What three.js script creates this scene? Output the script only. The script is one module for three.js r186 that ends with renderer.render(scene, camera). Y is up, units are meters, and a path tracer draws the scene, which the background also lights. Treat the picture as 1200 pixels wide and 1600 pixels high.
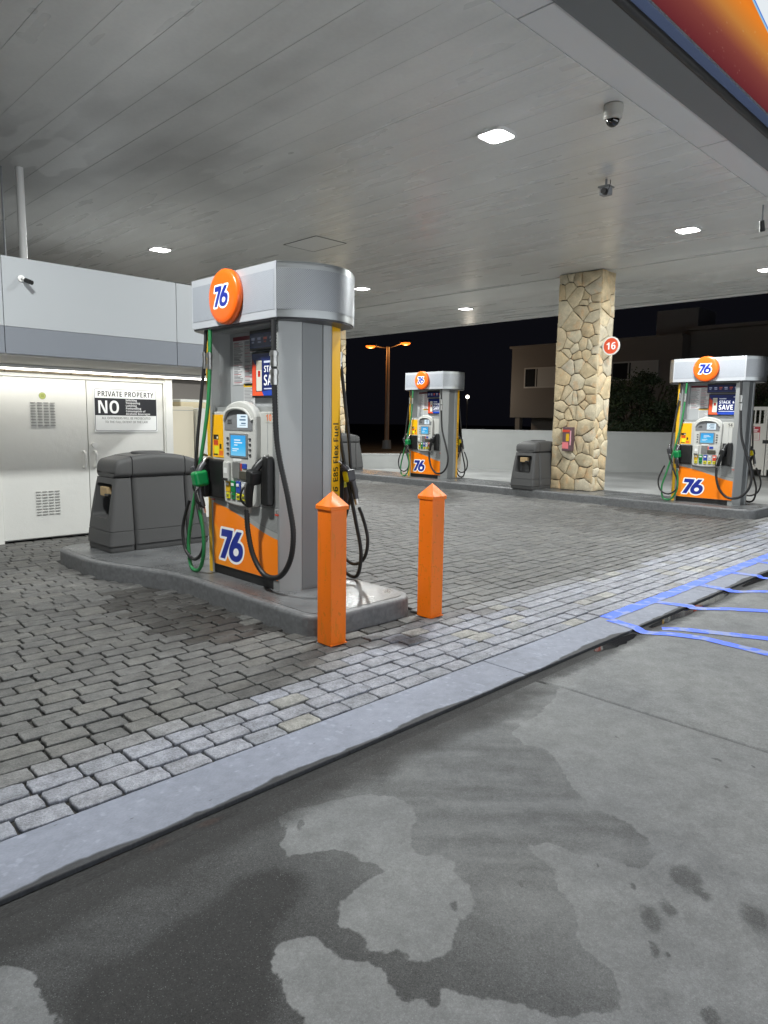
import * as THREE from 'three';
import { mergeGeometries, mergeVertices, toCreasedNormals } from 'three/addons/utils/BufferGeometryUtils.js';
import { RoundedBoxGeometry } from 'three/addons/geometries/RoundedBoxGeometry.js';
import { RectAreaLightUniformsLib } from 'three/addons/lights/RectAreaLightUniformsLib.js';
import { Brush, Evaluator, SUBTRACTION } from 'three-bvh-csg';

// ---------------------------------------------------------------- camera, sky, exposure
const scene = new THREE.Scene();
const R = Math.PI / 180;
const camera = new THREE.PerspectiveCamera(72.48, 0.75, 0.05, 600);
camera.rotation.order = 'YXZ';
camera.position.set(0, 1.5, 0);
camera.rotation.set(-7.47 * R, -44.77 * R, 0.85 * R);
const renderer = new THREE.WebGLRenderer({ antialias: true });
renderer.toneMapping = THREE.LinearToneMapping;
renderer.toneMappingExposure = 1.4;
renderer.shadowMap.enabled = true;
RectAreaLightUniformsLib.init();
{ // night sky: nearly black, a touch of navy, slightly paler towards the horizon
  const W = 64, H = 32, d = new Float32Array(W * H * 4);
  for (let j = 0; j < H; j++) for (let i = 0; i < W; i++) {
    const e = Math.abs(j / (H - 1) - 0.5) * 2, g = 0.0016 * (1 - e) + 0.0012, k = (j * W + i) * 4;
    d[k] = g * 0.9; d[k + 1] = g * 0.92; d[k + 2] = g * 1.35; d[k + 3] = 1;
  }
  const t = new THREE.DataTexture(d, W, H, THREE.RGBAFormat, THREE.FloatType);
  t.mapping = THREE.EquirectangularReflectionMapping; t.magFilter = THREE.LinearFilter; t.needsUpdate = true;
  scene.background = t; scene.environment = t;
}
// lamp levels (candela per square metre in the renderer's own scale)
const CANOPY_NITS = 800, STORE_NITS = 34, SHOP_NITS = 0.95, SOFFIT_NITS = 7, FASCIA_NITS = 1.2, SODIUM_CD = 6.5;

// ---------------------------------------------------------------- helpers
let seed = 7;
const rnd = () => { seed = (seed * 1664525 + 1013904223) >>> 0; return seed / 4294967296; };
const rr = (a, b) => a + (b - a) * rnd();
const clamp = (x, a = 0, b = 1) => Math.min(b, Math.max(a, x));
const sm = (a, b, x) => { const t = clamp((x - a) / (b - a)); return t * t * (3 - 2 * t); };
const mix = (a, b, t) => a + (b - a) * t;
const hash = (x, y, s) => { let h = (x * 374761393 + y * 668265263 + s * 1274126177) | 0; h = Math.imul(h ^ (h >>> 13), 1274126177); return ((h ^ (h >>> 16)) >>> 0) / 4294967296; };
function vnoise(x, y, s, per) {
  let xi = Math.floor(x), yi = Math.floor(y); const fx = x - xi, fy = y - yi;
  const u = fx * fx * (3 - 2 * fx), v = fy * fy * (3 - 2 * fy);
  const m = (a) => (per ? ((a % per) + per) % per : a);
  const a = hash(m(xi), m(yi), s), b = hash(m(xi + 1), m(yi), s), c = hash(m(xi), m(yi + 1), s), d = hash(m(xi + 1), m(yi + 1), s);
  return mix(mix(a, b, u), mix(c, d, u), v);
}
function fbm(x, y, s, oct = 4, per = 0) { let a = 0, w = 0.5, n = 0; for (let o = 0; o < oct; o++) { a += w * vnoise(x, y, s + o * 17, per); n += w; w *= 0.5; x *= 2; y *= 2; per *= 2; } return a / n; }
function tex(w, h, fn, srgb = true, rep = true) { // fn(u, v, i, j) -> [r, g, b] 0..1
  const d = new Uint8Array(w * h * 4);
  for (let j = 0; j < h; j++) for (let i = 0; i < w; i++) {
    const c = fn(i / w, j / h, i, j), k = (j * w + i) * 4;
    d[k] = clamp(c[0]) * 255; d[k + 1] = clamp(c[1]) * 255; d[k + 2] = clamp(c[2]) * 255; d[k + 3] = 255;
  }
  const t = new THREE.DataTexture(d, w, h); t.magFilter = THREE.LinearFilter; t.minFilter = THREE.LinearMipmapLinearFilter; t.generateMipmaps = true;
  if (rep) t.wrapS = t.wrapT = THREE.RepeatWrapping;
  if (srgb) t.colorSpace = THREE.SRGBColorSpace; t.needsUpdate = true; return t;
}
const grey = (g) => [g, g, g];
function canvasTex(w, h, draw) {
  const c = document.createElement('canvas'); c.width = w; c.height = h; draw(c.getContext('2d'), w, h);
  const t = new THREE.CanvasTexture(c); t.colorSpace = THREE.SRGBColorSpace; return t;
}
const std = (o) => new THREE.MeshStandardMaterial({ roughness: 0.6, ...o });
const phys = (o) => new THREE.MeshPhysicalMaterial({ roughness: 0.4, ...o });
const used = new Map();
function numbered(n) { const k = used.get(n) || 0; used.set(n, k + 1); return k ? `${n}_${String(k).padStart(3, '0')}` : n; }
function tag(o, label, category, group) { o.userData.label = label; o.userData.category = category; if (group) o.userData.group = group; return o; }
function thing(name, label, category, pos = [0, 0, 0], turn = 0, group) {
  const o = new THREE.Group(); o.name = numbered(name); scene.add(o); o.position.set(...pos); o.rotation.y = turn; return tag(o, label, category, group);
}
function struct(name, parent = scene) { const o = new THREE.Group(); o.name = parent === scene ? numbered(name) : name; parent.add(o); o.userData.kind = 'structure'; return o; }
function part(name, geo, m, parent, pos, rot) {
  const o = new THREE.Mesh(geo, m); o.name = name; o.castShadow = o.receiveShadow = true; parent.add(o);
  if (pos) o.position.set(...pos); if (rot) o.rotation.set(...rot); return o;
}
function boxUVkeep(g) { const n = g.attributes.normal.clone(); g = boxUV(g); g.setAttribute('normal', n); return g; }
// box projection of uv in metres
function boxUV(g, ox = 0, oy = 0, k = 1) {
  g = g.index ? g.toNonIndexed() : g; if (!g.attributes.normal) g.computeVertexNormals();
  const p = g.attributes.position, uv = new Float32Array(p.count * 2), a = new THREE.Vector3(), b = new THREE.Vector3(), c = new THREE.Vector3();
  for (let i = 0; i < p.count; i += 3) {
    a.fromBufferAttribute(p, i); b.fromBufferAttribute(p, i + 1); c.fromBufferAttribute(p, i + 2);
    const n = b.clone().sub(a).cross(c.clone().sub(a)); const x = Math.abs(n.x), y = Math.abs(n.y), z = Math.abs(n.z);
    [a, b, c].forEach((q, t) => { const s = y >= x && y >= z ? [q.x, -q.z] : x >= z ? [q.z, q.y] : [q.x, q.y]; uv[(i + t) * 2] = s[0] * k + ox; uv[(i + t) * 2 + 1] = s[1] * k + oy; });
  }
  g.setAttribute('uv', new THREE.BufferAttribute(uv, 2)); return g;
}
const box = (x0, x1, y0, y1, z0, z1) => { const g = new THREE.BoxGeometry(x1 - x0, y1 - y0, z1 - z0); g.translate((x0 + x1) / 2, (y0 + y1) / 2, (z0 + z1) / 2); return boxUV(g); };
const rbox = (x0, x1, y0, y1, z0, z1, r = 0.01, s = 2) => { const g = new RoundedBoxGeometry(x1 - x0, y1 - y0, z1 - z0, s, r); g.translate((x0 + x1) / 2, (y0 + y1) / 2, (z0 + z1) / 2); const n = g.attributes.normal.clone(); const q = boxUV(g); return q; };
const cyl = (r0, r1, h, n = 20) => new THREE.CylinderGeometry(r0, r1, h, n);
function merge(list) { return mergeGeometries(list.map((g) => { const q = g.index ? g.toNonIndexed() : g; for (const k of Object.keys(q.attributes)) if (!['position', 'normal', 'uv'].includes(k)) q.deleteAttribute(k); return q; })); }
// plan polygon [[x,z]...] extruded from y0 to y1
function prism(pts, y0, y1, bevel = 0, seg = 3) {
  const s = new THREE.Shape(pts.map(([x, z]) => new THREE.Vector2(x, -z)));
  const g = new THREE.ExtrudeGeometry(s, { depth: y1 - y0 - 2 * bevel, bevelEnabled: bevel > 0, bevelThickness: bevel, bevelSize: bevel, bevelOffset: -bevel, bevelSegments: seg, steps: 1 });
  g.rotateX(-Math.PI / 2); g.translate(0, y0 + bevel, 0); return boxUV(g);
}
// tube through points with radius function
function tube(pts, r, seg = 80, rad = 10, mod) {
  const c = new THREE.CatmullRomCurve3(pts.map((p) => new THREE.Vector3(...p)), false, 'centripetal');
  const g = new THREE.TubeGeometry(c, seg, r, rad, false);
  if (mod) { const p = g.attributes.position, v = new THREE.Vector3(); for (let i = 0; i <= seg; i++) { const o = c.getPointAt(i / seg), k = mod(i, i / seg); for (let j = 0; j <= rad; j++) { const q = i * (rad + 1) + j; v.fromBufferAttribute(p, q).sub(o).multiplyScalar(k).add(o); p.setXYZ(q, v.x, v.y, v.z); } } g.computeVertexNormals(); }
  return g;
}
// closed loft through rounded rectangles [y, x0, x1, z0, z1, r]
function loft(rings, n = 4) {
  const pos = [], idx = []; const per = 4 * (n + 1);
  for (const [y, x0, x1, z0, z1, r] of rings) for (let c = 0; c < 4; c++) for (let k = 0; k <= n; k++) {
    const a = (c + k / n) * Math.PI / 2, cx = c === 0 || c === 3 ? x1 - r : x0 + r, cz = c < 2 ? z1 - r : z0 + r;
    pos.push(cx + r * Math.cos(a), y, cz + r * Math.sin(a));
  }
  for (let i = 0; i < rings.length - 1; i++) for (let j = 0; j < per; j++) { const a = i * per + j, b = i * per + (j + 1) % per; idx.push(a, a + per, b, b, a + per, b + per); }
  for (const [i, flip] of [[0, 0], [rings.length - 1, 1]]) { const y = rings[i][0], m = pos.length / 3; pos.push((rings[i][1] + rings[i][2]) / 2, y, (rings[i][3] + rings[i][4]) / 2); for (let j = 0; j < per; j++) { const a = i * per + j, b = i * per + (j + 1) % per; flip ? idx.push(m, b, a) : idx.push(m, a, b); } }
  let g = new THREE.BufferGeometry(); g.setAttribute('position', new THREE.Float32BufferAttribute(pos, 3)); g.setIndex(idx);
  g = toCreasedNormals(g, 0.6); const nn = g.attributes.normal.clone(); g = boxUV(g); g.setAttribute('normal', nn); return g;
}
function sticker(name, w, h, m, parent, pos, rot) { return part(name, new THREE.PlaneGeometry(w, h), m, parent, pos, rot); }

// ---------------------------------------------------------------- materials
const tFine = tex(512, 512, (u, v) => grey(0.72 + 0.28 * fbm(u * 40, v * 40, 3, 4, 40)));
const tGrain = tex(512, 512, (u, v, i, j) => { const n = 0.5 * fbm(u * 24, v * 24, 5, 5, 24) + 0.3 * hash(i, j, 9) + 0.2 * fbm(u * 6, v * 6, 2, 3, 6); return grey(n); }, false);
const tCloud = tex(512, 512, (u, v, i, j) => grey(0.62 + 0.34 * fbm(u * 5, v * 5, 11, 6, 5) + 0.08 * (hash(i, j, 4) - 0.5)));
const clone = (t, x, y) => { const c = t.clone(); c.repeat.set(x, y); c.needsUpdate = true; return c; };
const M = {};
M.asphalt = std({ color: new THREE.Color().setRGB(0.045, 0.045, 0.047), roughness: 0.9, map: clone(tCloud, 0.3, 0.3) });
M.bed = std({ color: new THREE.Color().setRGB(0.035, 0.033, 0.03), roughness: 0.95, bumpMap: clone(tGrain, 3, 3), bumpScale: 0.004 });
M.concrete = std({ color: new THREE.Color().setRGB(0.36, 0.37, 0.38), roughness: 0.8, map: clone(tCloud, 0.6, 0.6), bumpMap: clone(tGrain, 3, 3), bumpScale: 0.0015 });
M.yard = std({ color: new THREE.Color().setRGB(0.62, 0.63, 0.62), roughness: 0.35, map: clone(tCloud, 0.25, 0.25), bumpMap: clone(tGrain, 1, 1), bumpScale: 0.002 });
M.islandSide = std({ color: new THREE.Color().setRGB(0.19, 0.195, 0.2), roughness: 0.42, map: clone(tFine, 1, 1), bumpMap: clone(tGrain, 2, 2), bumpScale: 0.001 });
M.islandTop = std({ color: new THREE.Color().setRGB(0.19, 0.195, 0.2), roughness: 0.5, map: clone(tCloud, 0.8, 0.8), roughnessMap: clone(tCloud, 0.7, 0.7), bumpMap: clone(tGrain, 2, 2), bumpScale: 0.001 });
M.silver = std({ color: new THREE.Color().setRGB(0.36, 0.37, 0.365), metalness: 0.45, roughness: 0.42 });
M.silverDark = std({ color: new THREE.Color().setRGB(0.24, 0.25, 0.25), metalness: 0.4, roughness: 0.45 });
M.light = std({ color: new THREE.Color().setRGB(0.5, 0.5, 0.47), roughness: 0.45 });
M.recess = std({ color: new THREE.Color().setRGB(0.34, 0.35, 0.355), roughness: 0.55 });
M.black = std({ color: new THREE.Color().setRGB(0.012, 0.012, 0.012), roughness: 0.45 });
M.rubber = std({ color: new THREE.Color().setRGB(0.014, 0.014, 0.015), roughness: 0.5 });
M.greenHose = std({ color: new THREE.Color().setRGB(0.02, 0.2, 0.06), roughness: 0.5 });
M.green = std({ color: new THREE.Color().setRGB(0.0, 0.2, 0.05), roughness: 0.35 });
M.yellow = std({ color: new THREE.Color().setRGB(0.72, 0.42, 0.01), roughness: 0.45 });
M.yellowGreen = std({ color: new THREE.Color().setRGB(0.66, 0.6, 0.01), roughness: 0.4 });
M.blue = std({ color: new THREE.Color().setRGB(0.02, 0.06, 0.36), roughness: 0.4 });
M.red = std({ color: new THREE.Color().setRGB(0.6, 0.06, 0.03), roughness: 0.4 });
M.white = std({ color: new THREE.Color().setRGB(0.75, 0.75, 0.73), roughness: 0.45 });
M.chrome = std({ color: new THREE.Color().setRGB(0.5, 0.5, 0.48), metalness: 1, roughness: 0.36 });
M.orange = std({ color: new THREE.Color().setRGB(0.95, 0.19, 0.0), roughness: 0.5, bumpMap: clone(tGrain, 4, 4), bumpScale: 0.0006 });
{ const t = tex(512, 512, (u, v, i, j) => { const n = fbm(u * 5, v * 3, 3, 5), sc = sm(0.70, 0.74, fbm(u * 40, v * 9, 8, 3)), ch = sm(0.76, 0.78, fbm(u * 55, v * 55, 12, 3)); const k = 0.97 + 0.06 * (n - 0.5) + 0.03 * (hash(i, j, 2) - 0.5) - 0.05 * sc; return [k - 0.09 * ch, k * (1 + 0.06 * sc) - 0.03 * ch, k]; }); M.orange.map = clone(t, 0.9, 0.9); M.orange.bumpMap = clone(t, 0.9, 0.9); M.orange.bumpScale = 0.0018; }
M.ceiling = std({ color: new THREE.Color().setRGB(0.68, 0.68, 0.66), roughness: 0.36 });
M.trimGrey = std({ color: new THREE.Color().setRGB(0.26, 0.27, 0.28), roughness: 0.5 });
M.darkTrim = std({ color: new THREE.Color().setRGB(0.03, 0.03, 0.03), roughness: 0.5 });
M.wallPaint = std({ color: new THREE.Color().setRGB(0.74, 0.74, 0.7), roughness: 0.5, bumpMap: clone(tGrain, 2, 2), bumpScale: 0.0008 });
M.binPlastic = std({ color: new THREE.Color().setRGB(0.07, 0.07, 0.07), roughness: 0.62, bumpMap: clone(tGrain, 6, 6), bumpScale: 0.0012 });
M.mortar = std({ color: new THREE.Color().setRGB(0.03, 0.026, 0.02), roughness: 0.95 });

// ---------------------------------------------------------------- ground
{
  const g = struct('ground');
  const s = part('ground_sheet', new THREE.CircleGeometry(300, 48), M.asphalt, g, [0, -0.12, 0], [-Math.PI / 2, 0, 0]); s.userData.kind = 'structure';
}
const yard = struct('concrete_yard');
part('yard_slab', box(13.2, 34, -0.1, -0.012, -24, -3.9), M.yard, yard);
part('yard_slab', box(5.6, 13.19, -0.1, -0.012, -34, -22), M.yard, yard);

// dry, damp and wet shapes on the slab, in metres
const DAMP=[[3.57,-2.07],[3.18,-1.91],[3.02,-1.89],[2.86,-1.88],[2.76,-1.87],[2.66,-1.73],[2.71,-1.67],[2.69,-1.57],[2.59,-1.46],[2.48,-1.35],[2.41,-1.25],[2.42,-1.15],[2.41,-1.08],[2.38,-0.99],[2.30,-0.93],[2.22,-0.92],[2.17,-0.98],[2.17,-1.06],[2.11,-1.11],[2.09,-1.23],[2.00,-1.27],[2.00,-1.24],[1.97,-1.14],[1.90,-1.08],[1.86,-1.01],[1.79,-0.94],[1.71,-0.88],[1.71,-0.81],[1.67,-0.75],[1.63,-0.72],[1.57,-0.71],[1.50,-0.78],[1.45,-0.83],[1.42,-0.91],[1.37,-0.96],[1.33,-1.02],[1.33,-1.07],[1.25,-1.04],[1.26,-1.09],[1.22,-1.13],[1.22,-1.17],[1.25,-1.23],[1.24,-1.29],[1.20,-1.33],[1.19,-1.39],[1.18,-1.47],[1.11,-1.49],[1.05,-1.48],[1.02,-1.44],[1.01,-1.37],[0.99,-1.30],[0.98,-1.23],[0.94,-1.08],[0.67,-1.25],[0.51,-1.59],[0.52,-1.67],[0.53,-1.71],[0.53,-1.78],[0.53,-1.83],[0.55,-1.87],[0.53,-1.92],[0.49,-1.97],[0.39,-2.08],[0.0,-2.10],[0.0,-2.3],[3.45,-2.3]];
const DRY=[[1.48,-2.04],[1.55,-2.03],[1.62,-2.01],[1.74,-1.98],[1.83,-1.93],[1.89,-1.84],[1.89,-1.72],[1.84,-1.66],[1.76,-1.60],[1.68,-1.51],[1.74,-1.46],[1.75,-1.38],[1.71,-1.33],[1.69,-1.25],[1.63,-1.18],[1.57,-1.19],[1.50,-1.18],[1.43,-1.14],[1.35,-1.16],[1.31,-1.17],[1.31,-1.24],[1.27,-1.31],[1.30,-1.36],[1.30,-1.41],[1.26,-1.43],[1.33,-1.51],[1.40,-1.53],[1.48,-1.54],[1.55,-1.54],[1.55,-1.60],[1.51,-1.64],[1.51,-1.69],[1.48,-1.75],[1.41,-1.79],[1.35,-1.82],[1.41,-1.90],[1.47,-1.96]];
const WET=[[1.35,-1.73],[1.29,-1.80],[1.15,-1.78],[1.03,-1.76],[0.90,-1.77],[0.77,-1.72],[0.66,-1.74],[0.57,-1.74],[0.55,-1.62],[0.63,-1.47],[0.74,-1.37],[0.92,-1.26],[0.97,-1.38],[1.01,-1.50],[1.11,-1.57],[1.18,-1.61],[1.29,-1.63]];
const SPOTS=[[1.59,-1.25,0.021],[1.98,-0.80,0.053],[2.07,-0.79,0.034],[1.86,-0.74,0.021],[2.25,-0.80,0.057],[2.21,-0.74,0.031],[2.21,-0.58,0.055],[1.74,-0.55,0.028],[3.07,-1.48,0.010],[3.19,-1.05,0.017],[3.24,-0.91,0.014],[2.98,-0.95,0.010],[1.83,-1.16,0.015],[2.09,-0.92,0.015],[1.51,-1.94,0.021],[2.10,-1.05,0.010],[1.88,-0.70,0.009]];
function boxBlur(a, W, H, r) { // running means along rows, then columns
  const b = new Float32Array(W * H), c = new Float32Array(W * H);
  for (let j = 0; j < H; j++) { let s = 0; for (let k = -r; k <= r; k++) s += a[j * W + clamp(k, 0, W - 1)]; for (let i = 0; i < W; i++) { b[j * W + i] = s / (2 * r + 1); s += a[j * W + Math.min(i + r + 1, W - 1)] - a[j * W + Math.max(i - r, 0)]; } }
  for (let i = 0; i < W; i++) { let s = 0; for (let k = -r; k <= r; k++) s += b[clamp(k, 0, H - 1) * W + i]; for (let j = 0; j < H; j++) { c[j * W + i] = s / (2 * r + 1); s += b[Math.min(j + r + 1, H - 1) * W + i] - b[Math.max(j - r, 0) * W + i]; } }
  return c;
}
function slabTextures(x0, x1, z0, z1, W, H, wet) {
  const PX = W / (x1 - x0), PZ = H / (z1 - z0);
  const maskOf = (poly, blur) => { const c = document.createElement('canvas'); c.width = W; c.height = H; const q = c.getContext('2d'); q.fillStyle = '#000'; q.fillRect(0, 0, W, H); q.fillStyle = '#fff';
    q.beginPath(); poly.forEach(([x, z], i) => q[i ? 'lineTo' : 'moveTo']((x - x0) * PX, (z - z0) * PZ)); q.closePath(); q.fill(); const d = q.getImageData(0, 0, W, H).data; let a = new Float32Array(W * H); for (let i = 0; i < W * H; i++) a[i] = d[i * 4] / 255;
    a = boxBlur(boxBlur(a, W, H, blur), W, H, blur);
    return (x, z) => a[clamp(Math.round((z - z0) * PZ), 0, H - 1) * W + clamp(Math.round((x - x0) * PX), 0, W - 1)]; };
  const damp = wet && maskOf(DAMP, 5), dry = wet && maskOf(DRY, 5), dk = wet && maskOf(WET, 40);
  const col = new Uint8Array(W * H * 4), rgh = new Uint8Array(W * H * 4);
  for (let j = 0; j < H; j++) for (let i = 0; i < W; i++) {
    const x = x0 + (i + 0.5) / PX, z = z0 + (j + 0.5) / PZ;
    const wx = x + 0.06 * (fbm(x * 9, z * 9, 31, 4) - 0.5) + 0.022 * (fbm(x * 42, z * 42, 35, 3) - 0.5), wz = z + 0.06 * (fbm(x * 9, z * 9, 57, 4) - 0.5) + 0.022 * (fbm(x * 42, z * 42, 59, 3) - 0.5);
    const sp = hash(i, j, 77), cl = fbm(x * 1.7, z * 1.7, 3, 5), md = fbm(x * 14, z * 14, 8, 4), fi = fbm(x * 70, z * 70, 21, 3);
    let g = 0.195 + 0.085 * (cl - 0.5) + 0.08 * (md - 0.5) + 0.05 * (fi - 0.5) + 0.04 * (sp - 0.5), w = 0;
    if (wet) {
      w = sm(0.3, 0.7, damp(wx, wz)) * (1 - sm(0.3, 0.7, dry(wx, wz)));
      const streak = fbm((x + z * 0.9) * 1.4, (x - z) * 9, 41, 5);
      const d2 = sm(0.18, 0.75, dk(wx, wz)) * (0.75 + 0.5 * streak);
      const gut = sm(-1.93, -2.12, z + 0.12 * (fbm(x * 5, z * 5, 13, 4) - 0.5)) * sm(3.9, 2.7, x + 0.6 * (md - .5));
      const left = sm(1.75, 1.05, x + 0.5 * (streak - 0.5)) * 0.55;
      w = clamp(w * (0.2 + left + 0.5 * (streak - 0.5)) + d2 * 0.95 * w + gut * 1.0, 0, 1.3);
    } else w = 0.9 * sm(-2.06, -2.17, z + 0.06 * (md - 0.5));
    for (const [sx, sz, r] of SPOTS) { const dx = (wx - sx), dz = (wz - sz); if (Math.abs(dx) < 2 * r && Math.abs(dz) < 2 * r) { const q = Math.hypot((dx - dz) * 0.55, (dx + dz) * 0.95); w = Math.max(w, 0.38 * sm(r * 1.2, r * 0.5, q)); } }
    const dark = Math.pow(0.15, w); g *= dark;
    g *= 1 + (0.25 + 1.1 * clamp(w)) * (hash(i, j, 6) - 0.5) + (0.25 + 0.3 * clamp(w)) * (fbm(x * 160, z * 160, 44, 2) - 0.5); const paintedGlint = sp > 0.978 ? 0.03 + (0.05 + 0.1 * clamp(w)) * hash(i, j, 5) : 0; g += paintedGlint;  // sparkle painted into the colour as bright specks, stronger where wet
    const k = (j * W + i) * 4, warm = 0.02 * (cl - 0.5) + 0.012;
    const lin = [g * (0.955 + warm), g * (0.995 + warm * 0.5), g * (1.03 - warm * 2)];
    for (let c = 0; c < 3; c++) { const l = clamp(lin[c]); col[k + c] = 255 * (l <= 0.0031308 ? l * 12.92 : 1.055 * Math.pow(l, 1 / 2.4) - 0.055); }
    const rg = mix(0.86, 0.78, clamp(w)) + 0.12 * (fi - 0.5); rgh[k] = rgh[k + 1] = rgh[k + 2] = clamp(rg) * 255; col[k + 3] = rgh[k + 3] = 255;
  }
  const mk = (d, s) => { const t = new THREE.DataTexture(d, W, H); t.magFilter = THREE.LinearFilter; t.minFilter = THREE.LinearMipmapLinearFilter; t.generateMipmaps = true; if (s) t.colorSpace = THREE.SRGBColorSpace; t.needsUpdate = true; return t; };
  return [mk(col, true), mk(rgh, false)];
}
function slabMesh(x0, x1, z0, z1, dip) { // uv 0..1 over the slab, its edge by the gutter rounded off and falling
  const zs = []; for (let i = 0; i <= 12; i++) zs.push(z0 + 0.2 * i / 12); zs.push(z1 - 0.012, z1 - 0.004, z1);
  const xs = [x0, x0 + 0.004, x0 + 0.012, (x0 + x1) / 2, x1 - 0.012, x1 - 0.004, x1];
  const pos = [], uv = [], idx = [];
  zs.forEach((z) => xs.forEach((x) => { const e = Math.min(x - x0, x1 - x, z1 - z); const y = -dip * (1 - sm(0, 0.2, z - z0)) - 0.008 * (1 - sm(0, 0.012, e)) - 0.001; pos.push(x, y, z); uv.push((x - x0) / (x1 - x0), (z - z0) / (z1 - z0)); }));
  const n = xs.length; for (let j = 0; j < zs.length - 1; j++) for (let i = 0; i < n - 1; i++) { const a = j * n + i; idx.push(a, a + n, a + 1, a + 1, a + n, a + n + 1); }
  const g = new THREE.BufferGeometry(); g.setAttribute('position', new THREE.Float32BufferAttribute(pos, 3)); g.setAttribute('uv', new THREE.Float32BufferAttribute(uv, 2)); g.setIndex(idx); g.computeVertexNormals(); return g;
}
const drive = struct('concrete_driveway');
{
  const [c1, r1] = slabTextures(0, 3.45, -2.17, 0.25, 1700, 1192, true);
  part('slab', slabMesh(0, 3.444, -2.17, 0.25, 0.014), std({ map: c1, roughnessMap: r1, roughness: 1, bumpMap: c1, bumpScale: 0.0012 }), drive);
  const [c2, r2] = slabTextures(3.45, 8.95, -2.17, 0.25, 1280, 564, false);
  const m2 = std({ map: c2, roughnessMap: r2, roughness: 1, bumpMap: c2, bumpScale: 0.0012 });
  const s2 = slabMesh(0, 5.494, -2.17, 0.25, 0.014);
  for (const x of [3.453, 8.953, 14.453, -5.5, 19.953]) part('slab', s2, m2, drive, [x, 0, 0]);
  const s3 = slabMesh(0, 5.497, 0.254, 4.2, 0);
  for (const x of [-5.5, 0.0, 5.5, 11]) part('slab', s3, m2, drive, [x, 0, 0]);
  part('slab_base', box(-8, 26, -0.118, -0.045, -2.28, 4.2), M.bed, drive);
  // gutter strip between the slabs and the kerb band
  const gt = tex(1024, 64, (u, v, i, j) => { const n = fbm(u * 60, v * 4, 71, 5), s = hash(i, j, 3), rust = sm(0.66, 0.8, fbm(u * 26, v * 2, 19, 3)); const b = 0.17 + 0.07 * (n - 0.5) + 0.10 * (s - 0.5); return [b + 0.05 * rust, b + 0.012 * rust, b]; });
  const gr = tex(1024, 64, (u, v) => grey(0.85 + 0.15 * fbm(u * 40, v * 3, 91, 4)), false);
  const gg = new THREE.PlaneGeometry(34, 0.16, 1, 1); gg.rotateX(-Math.PI / 2);
  part('gutter', gg, std({ map: clone(gt, 5, 1), roughnessMap: clone(gr, 5, 1), roughness: 1, bumpMap: clone(gt, 5, 1), bumpScale: 0.004 }), drive, [9, -0.0155, -2.2]);
}
// kerb band
{
  const b = struct('kerb_band');
  // v runs from the pavers to the gutter: the gutter's water has soaked the last few centimetres
  const t = tex(1536, 192, (u, v, i, j) => { const x = u * 9, z = v * 0.343; const n = fbm(x * 1.8, z * 1.8, 3, 6), f = fbm(x * 26, z * 26, 5, 4), pit = sm(0.74, 0.82, fbm(x * 34, z * 34, 50, 2)); let k = 0.70 + 0.14 * (n - 0.5) + 0.10 * (f - 0.5) + 0.07 * (hash(i, j, 1) - 0.5) + 0.07 * pit; const w = sm(0.0, 0.016, z - 0.298 - 0.075 * (fbm(x * 2.2, 3, 61, 4) - 0.5) - 0.03 * (fbm(x * 11, z * 11, 66, 3) - 0.5)); const sp = hash(i >> 1, j >> 1, 15) > 0.9994 ? 0.6 : 1; k *= mix(1, 0.34 + 0.12 * (hash(i, j, 8) - 0.5), w) * sp; return [k * 0.955, k * 0.975, k * (1.03 - 0.02 * w)]; });
  const m = std({ map: t, color: new THREE.Color().setRGB(0.50, 0.52, 0.57), roughness: 0.7, bumpMap: t, bumpScale: 0.0015 });
  let k = 0; for (let x = -5.6; x < 26; x += 3.02, k++) { const g = rbox(0, 3.014, -0.11, 0.001, -2.578, -2.245, 0.006); const p = g.attributes.position, uv = g.attributes.uv; for (let i = 0; i < p.count; i++) uv.setXY(i, (p.getX(i) + (k % 3) * 3) / 9, (p.getZ(i) + 2.583) / 0.343); part('kerb_stone', g, m, b, [x, 0, 0]); }
}
// pavers
const inPoly = (P, x, z) => { let c = false; for (let i = 0, j = P.length - 1; i < P.length; j = i++) { const [xi, zi] = P[i], [xj, zj] = P[j]; if (zi > z !== zj > z && x < (xj - xi) * (z - zi) / (zj - zi) + xi) c = !c; } return c; };
function roundCorner(out, cx, cz, r, a0, a1, n = 7) { for (let i = 0; i <= n; i++) { const a = mix(a0, a1, i / n); out.push([cx + r * Math.cos(a), cz + r * Math.sin(a)]); } }
const ISLAND1 = (() => { // dog-bone island: plan in metres
  const o = []; const P = Math.PI;
  roundCorner(o, 3.77, -3.80, 0.2, 0, P / 2); roundCorner(o, 3.13, -3.80, 0.2, P / 2, P);
  for (let i = 0; i <= 12; i++) { const t = i / 12, z = mix(-5.3, -6.7, t); o.push([2.93 - 0.34 * sm(0, 1, t), z]); }
  roundCorner(o, 2.84, -7.25, 0.25, P, 1.5 * P); roundCorner(o, 4.16, -7.25, 0.25, 1.5 * P, 2 * P);
  for (let i = 12; i >= 0; i--) { const t = i / 12, z = mix(-5.3, -6.7, t); o.push([3.97 + 0.44 * sm(0, 1, t), z]); }
  return o;
})();
const ISLAND2 = (() => { const o = [], P = Math.PI; roundCorner(o, 13.08, -3.92, 0.2, 0, P / 2); roundCorner(o, 12.25, -3.92, 0.2, P / 2, P); roundCorner(o, 12.25, -19.2, 0.2, P, 1.5 * P); roundCorner(o, 13.08, -19.2, 0.2, 1.5 * P, 2 * P); return o; })();
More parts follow.
